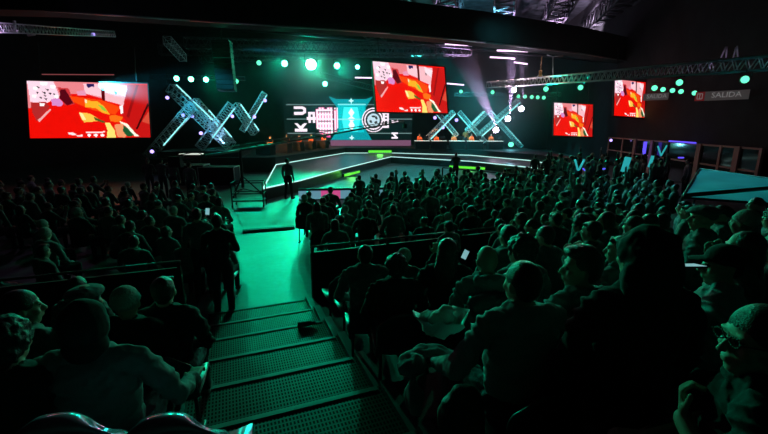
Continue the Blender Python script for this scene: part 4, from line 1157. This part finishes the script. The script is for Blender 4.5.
# violet points in the crossed trusses
viol = [(167.3, 97.7, 28, 'lens_purple'), (152, 151.5, 26.5, 'lens_purple'), (183, 115.2, 29.5, 'lens_purple'), (192.3, 116.2, 29.5, 'lens_purple'), (201, 133.2, 27.6, 'lens_purple'), (232.3, 116.2, 29, 'lens_purple'), (254.4, 116.8, 30, 'lens_purple'), (265, 100.5, 30, 'lens_purple'),
        (435, 117.7, 38, 'lens_purple'), (456.5, 120, 38, 'lens_purple'), (443, 127.5, 38, 'lens_purple')]
for i, (x, y, k, m) in enumerate(viol):
    fixture(at_k(x, y, k), AUD, m, .12 if i < 8 else .15, 'small violet lamp clamped in the crossed trusses, %s across from the wide screen' % ONES[i])
fixture(at_k(611, 140.3, 30), AUD, 'lens_purple', .1, 'tiny pinkish lamp beside the glass gate at the hall side')
HZ = [(496, 130, 35.8, (464, 60), 'violet-white moving head with the widest beam over the far desks'), (508, 118.8, 36.5, (512, 62), 'violet-white moving head with upright beam, middle of three'), (521.3, 108.8, 37, (522, 60), 'violet-white moving head with narrow upright beam, highest of three')]
for i, (x, y, k, (tx, ty), lab) in enumerate(HZ):
    P = at_k(x, y, k); T_ = at_k(tx, ty, k-3)
    fixture(P, P+(AUD-P).normalized()*4+V((0, 0, 1)), 'lens_white', .24, lab)
    lamp('SPOT', P+V((0, -.5, .1)), (.8, .5, 1), [30000, 45000, 25000][i], target=T_, angle=[20, 12, 8][i], blend=.6, size=.05)
fixture(at_k(511, 144.5, 37), at_k(511, 100, 30), 'lens_pale', .25, 'cyan glowing lamp on the deck by the last crossed truss')
lamp('POINT', at_k(511, 143, 36.3), (.2, .8, 1), 60, size=.1)

# ------------------------------------------------------------------ light sources at the lamps, plus added unseen washes
def spot(px, py, k, tgt, col, pw, ang, blend=.6, size=.25): return lamp('SPOT', at_k(px, py, k)+V((0, -.6, 0)), col, pw, target=tgt, angle=ang, blend=blend, size=size)
spot(311, 64.5, 34, (2.5, 6.5, 0), GREEN, 12000, 40, .9)
spot(284.5, 63.5, 34, (-9, 11, 0), GREEN, 1700, 50)
spot(206, 79.6, 31.5, (6, 5, 2), GREEN, 10000, 34, .8)
spot(337, 65.7, 34, (6, 7, 0), GREEN, 7000, 36, .9)
spot(259, 62.8, 34, (-4.0, 10.5, 0), GREEN, 2000, 15)
spot(546, 89, 24.5, (5, 6, 1), GREEN, 2600, 70)
# added unseen lamps washing the crossed trusses, runway and pit floor cyan
CY = (.12, .85, 1)
lamp('SPOT', V((-16.5, 24.3, 5.5)), (.03, .55, .8), 34000, target=V((-11.5, 29, 4.2)), angle=60, size=.3)
lamp('SPOT', V((-12, 30, 1.6)), (.3, .6, 1), 350, target=V((-13, 29, 6)), angle=100, size=.2)
lamp('SPOT', V((4, 33, 8.8)), (.03, .75, .8), 9000, target=V((9, 37.5, 3)), angle=50, size=.3)
lamp('SPOT', V((-3, 40, 9.5)), CY, 1100, target=V((-1, 27, 0)), angle=62, size=.5)
lamp('SPOT', V((3, 38, 9.5)), (.05, .8, .75), 3600, target=V((3.5, 24, 0)), angle=56, size=.5)
lamp('SPOT', V((5, 24, 8.5)), (.1, .75, .9), 4500, target=V((9.5, 9.0, 1.8)), angle=36, size=.5)
lamp('SPOT', at_k(300, 58, 33), GREEN, 900, target=V((-3, 23.6, 8.2)), angle=75, size=.2)  # added unseen lamps tint the bulkhead rim green, then pink
lamp('SPOT', at_k(470, 60, 33), (1, .5, .6), 700, target=at_k(480, 42, 26), angle=75, size=.2)
# violet light on the long truss and roof
lamp('SPOT', at_k(512, 96, 29)+V((0, -.6, -.4)), (1, .7, 1), 420, target=at_k(520, 80, 27), angle=80, size=.2)
lamp('POINT', at_k(0, 32, 12.5), (.8, .5, 1), 30, size=.1)
for x, y, c, p in ((8, 33, (.2, .7, 1), 4500), (15, 36, (.9, .6, 1), 3000), (3, 35, (.2, .9, .8), 2000), (18, 38, (.9, .7, 1), 2500)):
    lamp('SPOT', V((x, y, 10.0)), c, p, target=V((x+.5, y+2.5, 14)), angle=90, size=.2)

# world: almost black
wld = bpy.data.worlds.new('world'); S.world = wld; wld.use_nodes = True
wld.node_tree.nodes['Background'].inputs['Color'].default_value = (.05, .5, .25, 1); wld.node_tree.nodes['Background'].inputs['Strength'].default_value = .002

# haze over the stage
mb = MB().prism([(-22, 20), (15.5, 20), (19, 50), (-24, 50)], .01, 12.0)
hz = mb.build('haze', None) if False else link('haze', mb.mesh('haze', []))
hm = bpy.data.materials.new('stage_haze'); hm.use_nodes = True; nt = hm.node_tree; nt.nodes.clear()
vo = nt.nodes.new('ShaderNodeVolumeScatter'); vo.inputs['Anisotropy'].default_value = .2; vo.inputs['Color'].default_value = (.9, .95, .95, 1)
tc = nt.nodes.new('ShaderNodeTexCoord'); acc = None
for (c_, rad, dn) in ((at_k(310, 66, 34.5), 5.5, .085), (at_k(500, 100, 36), 6.5, .045)):   # haze thickened here to shape the green halo and the beams
    dnode = nt.nodes.new('ShaderNodeVectorMath'); dnode.operation = 'DISTANCE'; dnode.inputs[1].default_value = c_; nt.links.new(tc.outputs['Object'], dnode.inputs[0])
    mr = nt.nodes.new('ShaderNodeMapRange'); mr.interpolation_type = 'SMOOTHERSTEP'; mr.inputs['From Min'].default_value = 0; mr.inputs['From Max'].default_value = rad; mr.inputs['To Min'].default_value = dn; mr.inputs['To Max'].default_value = 0
    nt.links.new(dnode.outputs['Value'], mr.inputs['Value'])
    ad = nt.nodes.new('ShaderNodeMath'); ad.operation = 'ADD'; nt.links.new(mr.outputs[0], ad.inputs[0])
    if acc is None: ad.inputs[1].default_value = .0012
    else: nt.links.new(acc, ad.inputs[1])
    acc = ad.outputs[0]
nt.links.new(acc, vo.inputs['Density'])
ou = nt.nodes.new('ShaderNodeOutputMaterial'); nt.links.new(vo.outputs[0], ou.inputs['Volume'])
hz.data.materials.append(hm); tag(hz, 'thin stage haze drifting around the lamps and the stage', 'haze', kind='stuff')
S.cycles.volume_step_rate = 2
S.cycles.use_denoising = True; S.cycles.denoiser = 'OPENIMAGEDENOISE'
S.cycles.max_bounces = 5; S.cycles.diffuse_bounces = 1; S.cycles.glossy_bounces = 3; S.cycles.volume_bounces = 0
S.cycles.use_light_tree = True; S.cycles.sample_clamp_indirect = 4

# ------------------------------------------------------------------ desks and players
pl_f, pl_hc, pl_rot = seated('knees', 0, -.1, .05)
PLV = dict(mesh=fig_mesh(pl_f, .014, .3, 'red_cloth', 'player'), hc=pl_hc, rot=pl_rot, hair={})
def monitor(mb_parent): pass
def desk_unit(P, yaw, label, plabel, lit, group, hair, pgroup):
    d = empty('gaming_desk', P, yaw); tag(d, label, 'desk', group)
    MB().box((0, 0, .74), (1.35, .7, .04)).build('desk_top', M['desk_top'] if lit else M['black_metal'], d)
    MB().box((0, -.30, .37), (1.35, .03, .72)).build('front_panel', M['black'], d)
    for s in (-1, 1): MB().box((s*.64, .03, .36), (.04, .6, .70)).build('leg', M['black'], d)
    mo = empty('monitor', V(P)+Matrix.Rotation(yaw, 3, 'Z') @ V((.38, .02, .762)), yaw+.25); tag(mo, label.replace('gaming desk', 'dark monitor on the desk').replace('lit-topped ', '').replace('dark-topped ', ''), 'monitor', group.replace('desks', 'monitors'))
    MB().box((0, 0, .30), (.42, .03, .26)).build('display_housing', M['black'], mo)
    MB().box((0, .018, .30), (.40, .004, .24)).build('display', M['monitor'], mo)
    b = MB(); b.tube((0, -.02, .0), (0, -.02, .25), .02); b.box((0, -.02, .008), (.22, .16, .014)); b.build('stand', M['black'], mo)
    p = put_person(PLV, hair, V(P)+Matrix.Rotation(yaw, 3, 'Z') @ V((-.12, .82, 0)), yaw+PI, 1.0, plabel, pgroup)
    put_seat(p.location+Matrix.Rotation(yaw, 3, 'Z') @ V((0, .03, 0)), P.z, yaw+PI, label.replace('gaming desk', 'chair behind the desk').replace('lit-topped ', '').replace('dark-topped ', ''), group.replace('desks', 'chairs'))
    lamp('SPOT', V(P)+Matrix.Rotation(yaw, 3, 'Z') @ V((-.1, -.5, 2.3)), (1, .36, .12), 500 if not lit else 200, target=V(P)+Matrix.Rotation(yaw, 3, 'Z') @ V((-.12, .75, 1.1)), angle=48, size=.1)  # added unseen orange lamp brightening the player
M['monitor'] = emis('added_orange_glow', (1, .45, .2), 3)  # orange display glow added to warm the players
hs = ['short', 'curly', 'crop', 'short', 'quiff']
lx = [(265, 29.8), (282.5, 32.2), (295.5, 34.2), (308, 36.2), (321, 38.2)]
for i, (x, k) in enumerate(lx):
    P = at_k(x, 140, k); P.z = ZD
    desk_unit(P, -.42, 'dark-topped gaming desk, %s of five from the jib crane' % ONES[i], 'seated player in orange-red jersey, %s of five from the jib crane' % ONES[i], False, 'gaming desks near the jib crane', hs[i], None)
for i, x in enumerate((422, 439, 457, 475, 495)):
    P = at_k(x, 140, 37.2-.2*i); P.z = ZD
    P = V((P.x, P.y, ZD))
    desk_unit(P, .08, 'lit-topped gaming desk, %s of five from the LED wall' % ONES[i], 'seated player in orange-red jersey at a lit desk, %s of five from the LED wall' % ONES[i], True, 'gaming desks on the far side', hs[4-i], None)
P = at_k(465, 145, 39.0); P.z = ZD
put_person(dict(mesh=STAND_VAR[0]['mesh'].copy(), hc=STAND_VAR[0]['hc'], rot=STAND_VAR[0]['rot'], hair={}), 'short', P, PI, 1.0, 'person standing behind the seated players on the far side of the stage', None).data.materials[1] = M['red_cloth']

# ------------------------------------------------------------------ line array, jib crane, flight cases
la = empty('line_array_speaker', at_k(222, 42, 25)); tag(la, 'tall black line array loudspeaker hanging in front of the green lamps', 'loudspeaker')
for i in range(9):
    mb = MB(); a = -.02*i
    mb.box((0, .02*i, -.16-.325*i), (1.12, .55, .30), rot=Matrix.Rotation(-.03*i, 3, 'X')); mb.build('speaker_cabinet', M['black'], la, bevel=.02)
mb = MB(); mb.box((0, 0, .05), (1.0, .5, .08)); mb.tube((0, 0, .08), (0, 0, 3.0), .03); mb.build('flying_frame', M['black_metal'], la)

jc = empty('jib_crane'); tag(jc, 'long camera jib crane reaching from the crew across the LED wall', 'camera crane')
ja, jm, jb = at_k(178, 160.5, 16.6), at_k(240, 150.2, 18.2), at_k(404, 121.5, 22.6)
base = V((jm.x, jm.y, 0))
mb = MB(); mb.tube(ja, jm, .06, r2=.055); mb.tube(jm, jb, .055, r2=.04); mb.tube(ja+V((0, 0, .22)), jm+V((0, 0, .24)), .02); mb.tube(jm+V((0, 0, .24)), jb+V((0, 0, .10)), .018)
n = 16
for i in range(n):
    a = ja.lerp(jb, i/n); b = ja.lerp(jb, (i+.5)/n)
    mb.tube(a+V((0, 0, .22-.12*i/n)), b, .012, n=6)
mb.build('boom', M['dark_steel'], jc, True)
mb = MB().box(ja+V((-.1, 0, -.05)), (.5, .3, .45)); mb.build('counterweight', M['black'], jc)
mb = MB(); mb.tube(base+V((0, 0, .35)), jm, .07); mb.build('column', M['black_metal'], jc)
for a in (.3, 2.4, 4.5):
    mb = MB(); f_ = V((math.cos(a)*.8, math.sin(a)*.8, .06)); mb.tube(base+V((0, 0, .9)), base+f_, .03); mb.tube(base+V((0, 0, .3)), base+f_, .02); mb.build('leg', M['black_metal'], jc)
    mb = MB(); mb.tube(base+f_+V((-.03, 0, 0)), base+f_+V((.03, 0, 0)), .058, n=14); mb.build('wheel', M['black'], jc, True)
mb = MB().box(jb+V((.05, 0, -.25)), (.22, .4, .22)); mb.tube(jb, jb+V((.05, 0, -.2)), .03); mb.tube(jb+V((.05, -.2, -.25)), jb+V((.05, -.34, -.25)), .06); mb.build('remote_camera', M['black'], jc)

# rolling grid trolley under the crane, seen from behind the aisle
tr = empty('equipment_trolley', at_z(250, 206, 0), .1); tag(tr, 'black tubular equipment trolley on wheels at the head of the aisle', 'trolley')
mb = MB()
for x in (-.6, .6):
    for y in (-.3, .3): mb.tube((x, y, .12), (x, y, 1.0), .025)
for z in (.25, .55, .98):
    for y in (-.3, .3): mb.tube((-.6, y, z), (.6, y, z), .02)
    for x in (-.6, .6): mb.tube((x, -.3, z), (x, .3, z), .02)
mb.build('tube_frame', M['black_metal'], tr)
MB().box((0, 0, .27), (1.2, .6, .03)).build('shelf', M['black'], tr)
for x in (-.6, .6):
    for y in (-.3, .3):
        mb = MB(); mb.tube((x-.02, y, .06), (x+.02, y, .06), .06, n=14); mb.build('wheel', M['black'], tr, True)
for (px, py, s, lab) in ((192, 160, (1.5, .8, 1.1), 'large black flight case between the camera crew and crossed trusses'), (218, 158, (1.9, .9, 1.0), 'long black flight case beside the crane stand')):
    P = at_k(px, py, 21.5); P.z = s[2]/2
    o = MB().box((0, 0, 0), s).build('flight_case', M['black'], bevel=.02); o.location = P; tag(o, lab, 'case')
    ed = MB()
    for y in (-1, 1):
        for z in (-1, 1): ed.box((0, y*s[1]/2, z*s[2]/2), (s[0]+.02, .04, .04))
    for x in (-1, 1):
        for z in (-1, 1): ed.box((x*s[0]/2, 0, z*s[2]/2), (.04, s[1]+.02, .04))
        for y in (-1, 1): ed.box((x*s[0]/2, y*s[1]/2, 0), (.04, .04, s[2]+.02))
    ed.build('metal_edging', M['alu'], o)
# teal lit side stage panels behind the crew
for (x0, y0, x1, y1, k, lab) in ((183, 154, 196, 157, 24, 'small white-lit table top behind the camera crew'),):
    a = at_k(x0, y0, k); o = MB().box((0, 0, 0), (1.2, .6, .05)).build('table_top_panel' if False else 'side_table', M['desk_top']); o.location = (a.x+.5, a.y, a.z); tag(o, lab, 'table')
    for sx in (-.5, .5):
        mb = MB(); mb.tube((sx, 0, 0), (sx, 0, -a.z), .03); mb.build('leg', M['black_metal'], o)

# chain hoist on the long truss
P = at_k(540, 78.5, 25.2)
ch = empty('chain_hoist', P); tag(ch, 'golden and white chain hoist standing up from the long truss', 'chain hoist')
mb = MB(); mb.tube((0, 0, 0), (0, 0, .35), .10, n=14); mb.ell((0, 0, .42), (.11, .11, .09)); mb.build('hoist_body', M['gold'], ch, True)
mb = MB()
for i in range(9):
    z = .55+.09*i; mb.box((.01*(-1)**i, 0, z), (.05 if i % 2 else .02, .02 if i % 2 else .05, .08))
mb.build('chain', M['gold'], ch)
mb = MB()
for s in (-1, 1): mb.tube((.03*s, 0, .3), (.30*s, .0, -.05), .03)
mb.build('bridle', M['white'], ch, True)
P2 = at_k(553, 77, 25)
o = MB().tube((0, 0, 0), (-.12, 0, 1.2), .03).tube((-.12, 0, 1.2), (-.5, 0, 1.3), .03).tube((-.12, 0, 1.2), (.5, 0, 1.25), .03).build('rigging_bracket', M['alu'], None, True); o.location = P2; tag(o, 'pale rigging bracket hanging beside the golden chain hoist', 'bracket')
lamp('POINT', at_k(545, 72, 23.5), (1, .8, .8), 14, size=.1)
for i, (x, y, dx) in enumerate(((721, 57.5, 5), (726, 57.5, 1), (733, 58.5, 3), (738, 57, -1))):
    a, b = at_k(x, y, 15), at_k(x+dx, y-11, 15)
    o = MB().tube((0, 0, 0), b-a, .025).build('rigging_rod', M['white'], None, True); o.location = a; tag(o, 'violet-lit rigging rod above the long truss, %s of four toward the corner' % ONES[i], 'rigging rod')
lamp('POINT', at_k(729, 60, 14.2), (.8, .45, 1), 6, size=.05)
# bits on the thin violet truss
for i, (x, y, k) in enumerate(((14, 27, 13.5), (31, 31, 15))):
    P = at_k(x, y, k); o = MB().tube((0, 0, -.15), (.05, 0, .2), .05).tube((-.15, 0, -.15), (.12, 0, -.12), .04).build('lamp_clamp', M['white'], None, True); o.location = P; tag(o, 'white clamp on the thin violet truss, %s from the picture edge' % ('closer' if i == 0 else 'further'), 'clamp')
fixture(at_k(93.5, 34.5, 20), AUD, 'lens_purple', .09, 'tiny blue-white lamp near the end of the thin violet truss')

# ------------------------------------------------------------------ hall side: gate, exit signs, tarpaulin roof
def side_at(px, z=0):            # point on the right wall seen at pixel column px
    r = ray(px, 150)
    # intersect horizontally with the line wr_a -> wr_b moved in by .4
    best = None
    a = wr_a-wn*.5; d = wd
    # r.xy * t = a + d*s ; use constant-height approximation
    det = r.x*(-d.y)+r.y*d.x
    t = (a.x*(-d.y)+a.y*d.x)/det
    return V((r.x*t, r.y*t, z))
gt = empty('glass_gate'); tag(gt, 'long glazed gate with pinkish posts along the hall side', 'gate')
cols = [608, 622, 635, 652, 668, 700, 721, 739, 762]
pts = [side_at(x) for x in cols]
for i, p in enumerate(pts):
    w_ = .34 if i in (3, 5, 7, 2) else .16
    mb = MB().box((0, 0, 1.12), (w_*.6, w_, 2.24)); o = mb.build('post', M['gate_post'] if i != 4 else M['black'], gt); o.location = p; o.rotation_euler = (0, 0, math.atan2(wd.y, wd.x)-PI/2)
for a, b in zip(pts[:-1], pts[1:]):
    c = (a+b)/2; L = (b-a).length-.2; rz = math.atan2((b-a).y, (b-a).x)
    o = MB().box((0, 0, 1.12), (L, .02, 2.1)).build('glass_pane', M['glass'], gt); o.location = c; o.rotation_euler = (0, 0, rz)
    for z in (1.25, 2.2):
        o = MB().box((0, 0, z), (L, .07, .08)).build('cross_rail', M['gate_post'], gt); o.location = c; o.rotation_euler = (0, 0, rz)
lamp('SPOT', V((10, 30, 6)), (1, .55, .5), 90, target=pts[2]+V((0, 0, 1.5)), angle=50, size=.3)
lamp('SPOT', V((8, 24, 6)), (1, .6, .5), 110, target=pts[5]+V((0, 0, 1.5)), angle=70, size=.3)
a, b = side_at(670, 2.27), side_at(697, 2.27)
o = MB().tube((0, 0, 0), b-a, .04).build('tube_light', M['glow_blue'], None, True); o.location = a-wn*.12; tag(o, 'blue-violet tube light lying along the top of the glass gate', 'light')
o = MB().box((0, 0, 0), (.16, .10, 1.3)).build('blue_light_column', M['glow_blue']); o.location = side_at(652, 1.5)-wn*.45; tag(o, 'short vertical blue light glowing on a gate post', 'light')

def exit_sign(px, py, k, flip, label, w=1.9):
    P = at_k(px, py, k); yaw = math.atan2(wd.y, wd.x)-PI/2-.75
    o = MB().box((0, .03, 0), (w, .05, .42)).build('exit_sign', M['sign_grey']); o.location = P; o.rotation_euler = (0, 0, yaw-.0)
    rx = (-1 if not flip else 1)*(w/2-.19)
    MB().box((rx, -.0, 0), (.38, .02, .42)).build('red_panel', M['sign_red'], o)
    t = bpy.data.curves.new('word', 'FONT'); t.resolution_u = 2; t.body = 'SALIDA'; t.size = .34; t.align_x = 'CENTER'; t.align_y = 'CENTER'; t.extrude = .004
    t.materials.append(M['sign_text']); tmp = link('tmp', t); bpy.context.view_layer.update(); tme = bpy.data.meshes.new_from_object(tmp.evaluated_get(bpy.context.evaluated_depsgraph_get())); bpy.data.objects.remove(tmp); to = link('lettering', tme, o); to.location = (.19 if not flip else -.19, -.012, .02); to.rotation_euler = (PI/2, 0, 0)
    # door symbol
    mb = MB()
    for z in (-.12, .12): mb.box((rx, -.015, z), (.2, .01, .03))
    for x in (-.1, .1, 0): mb.box((rx+x, -.015, 0), (.025, .01, .24))
    mb.build('symbol', M['sign_text'], o); tag(o, label, 'exit sign'); return o
exit_sign(660, 96.5, 25, True, 'grey and red exit sign reading SALIDA, partly behind the smaller screen')
exit_sign(721, 95.5, 18.8, False, 'grey and red exit sign reading SALIDA, under the long truss lamps', 2.0)

# blue tarpaulin roof of the stair well in the stand
tz = 1.75
q = [at_z(682, 197.5, tz-.15), at_z(700, 168.5, tz), at_z(810, 184, tz), at_z(800, 206, tz-.15)]
q = [V((p.x, p.y, p.z)) for p in q]
mb = MB(); N = 10
vv = []
for j in range(N+1):
    for i in range(N+1):
        a = q[0].lerp(q[3], i/N); b = q[1].lerp(q[2], i/N); p = a.lerp(b, j/N); p.z += .02*math.sin(i*1.3)*math.sin(j*1.1); vv.append(p)
for p in list(vv): vv.append(p-V((0, 0, .03)))
ff = []
K = (N+1)**2
for j in range(N):
    for i in range(N):
        a = j*(N+1)+i; ff.append((a, a+1, a+N+2, a+N+1)); ff.append((a+K, a+N+1+K, a+N+2+K, a+1+K))
mb.add(vv, ff)
tp = mb.build('tarpaulin_canopy', M['tarp'], None, True); tag(tp, 'taut blue tarpaulin canopy over the stair well at the hall side', 'canopy')
mb = MB()
for a, b in ((q[0], q[1]), (q[1], q[2]), (q[0], q[3])): mb.tube(a, b, .025)
mb.build('canopy_edge_tube', M['black_metal'], tp)
for p in (q[0], q[1], q[2], q[3]):
    mb = MB(); mb.tube(p, V((p.x, p.y, .0)), .03); mb.build('support_pole', M['black_metal'], tp)
a, b = at_z(684, 195.5, tz+.02), at_z(800, 185.5, tz+.10)
o = MB().tube((0, 0, 0), b-a, .045).build('hand_rail', M['black_metal'], None, True); o.location = a+V((0, 0, .0)); tag(o, 'straight black handrail crossing over the blue tarpaulin', 'handrail')

# glow sticks and lit boards held up in the crowd
for px_, py_, k_, i_, dx_, sty_, lab_ in ((579, 165, 12.5, 3, 0, 'short', 'spectator with both arms up holding the cyan glow stick pair beside the blue sparkle'), (661.8, 151, 17, 3, 0, 'crop', 'spectator with both arms up making the cyan V before the gate'),
                                    (626, 164.5, 12.5, 2, .2, 'cap', 'capped spectator holding up the broader cyan board'), (651, 161.5, 13.8, 2, .2, 'bob', 'spectator with bobbed hair holding up the narrower cyan board')):
    Q = at_k(px_, py_, k_); hz_ = Q.z-.12
    put_person(STAND_VAR[i_], sty_, (Q.x-dx_, Q.y-.10, 0), 0.0, min(1.08, hz_/2.03), lab_, None)
for i, (x, y, k, rx, L_, m, lab, cat) in enumerate(((576.5, 165, 12.5, .35, .32, 'glow_cyan', 'cyan glow stick leaning inward, beside the blue sparkle', 'glow stick'), (581.5, 165, 12.5, -.4, .32, 'glow_cyan', 'cyan glow stick leaning outward, beside the blue sparkle', 'glow stick'),
        (659.5, 151, 17, .45, .42, 'glow_cyan', 'cyan glow stick, one arm of the raised V by the gate', 'glow stick'), (664, 150.5, 17, -.4, .42, 'glow_cyan', 'cyan glow stick, other arm of the raised V by the gate', 'glow stick'),
        (584.5, 170, 17, .9, .18, 'glow_blue', 'short blue glow stick just under the cyan pair', 'glow stick'), (603.5, 168.8, 17, 1.57, .12, 'glow_blue', 'tiny blue light among the standing spectators', 'glow stick'), (681, 157.7, 17, 1.57, .2, 'glow_blue', 'small blue light in front of the glass gate', 'glow stick'))):
    P = at_k(x, y, k); mb = MB(); d = V((-math.sin(rx), 0, math.cos(rx)))*L_/2; mb.tube(-d, d, .03, n=10); mb.ell(d, (.03,)*3, nu=10, nv=6); mb.ell(-d, (.03,)*3, nu=10, nv=6)
    o = mb.build('glow_stick', M[m], None, True); o.location = P; tag(o, lab, cat)
for i, (x, y, w, h, lab) in enumerate(((626, 164.5, .26, .58, 'pale cyan board held up, broader of two near the gate'), (651, 161.5, .14, .5, 'pale cyan board held up, narrower of two near the gate'))):
    P = at_k(x, y, (12.5, 13.8)[i]); w *= .8; h *= .8; o = MB().box((0, 0, 0), (w, .015, h)).build('foam_board', M['glow_cyan'], bevel=.004); o.location = P; o.rotation_euler = (.1, .12, 0); tag(o, lab, 'board')

a, b = uw(.25, 12.6, .03), uw(1.75, 12.9, .03)
o = MB().prism([(0, -.18), (1.55, -.18), (1.55, .18), (0, .18)], 0, .035).prism([(0, -.10), (1.55, -.10), (1.55, .10), (0, .10)], .035, .06).build('cable_ramp', M['black']); o.location = uw(.2, 12.6, .0); o.rotation_euler = (0, 0, AX-.05)
tag(o, 'black cable ramp lying straight across the green-lit aisle floor', 'cable ramp')

for o in bpy.data.objects:
    if o.get('label') and len(o['label'].split()) > 16: print('LONG', o['label'])
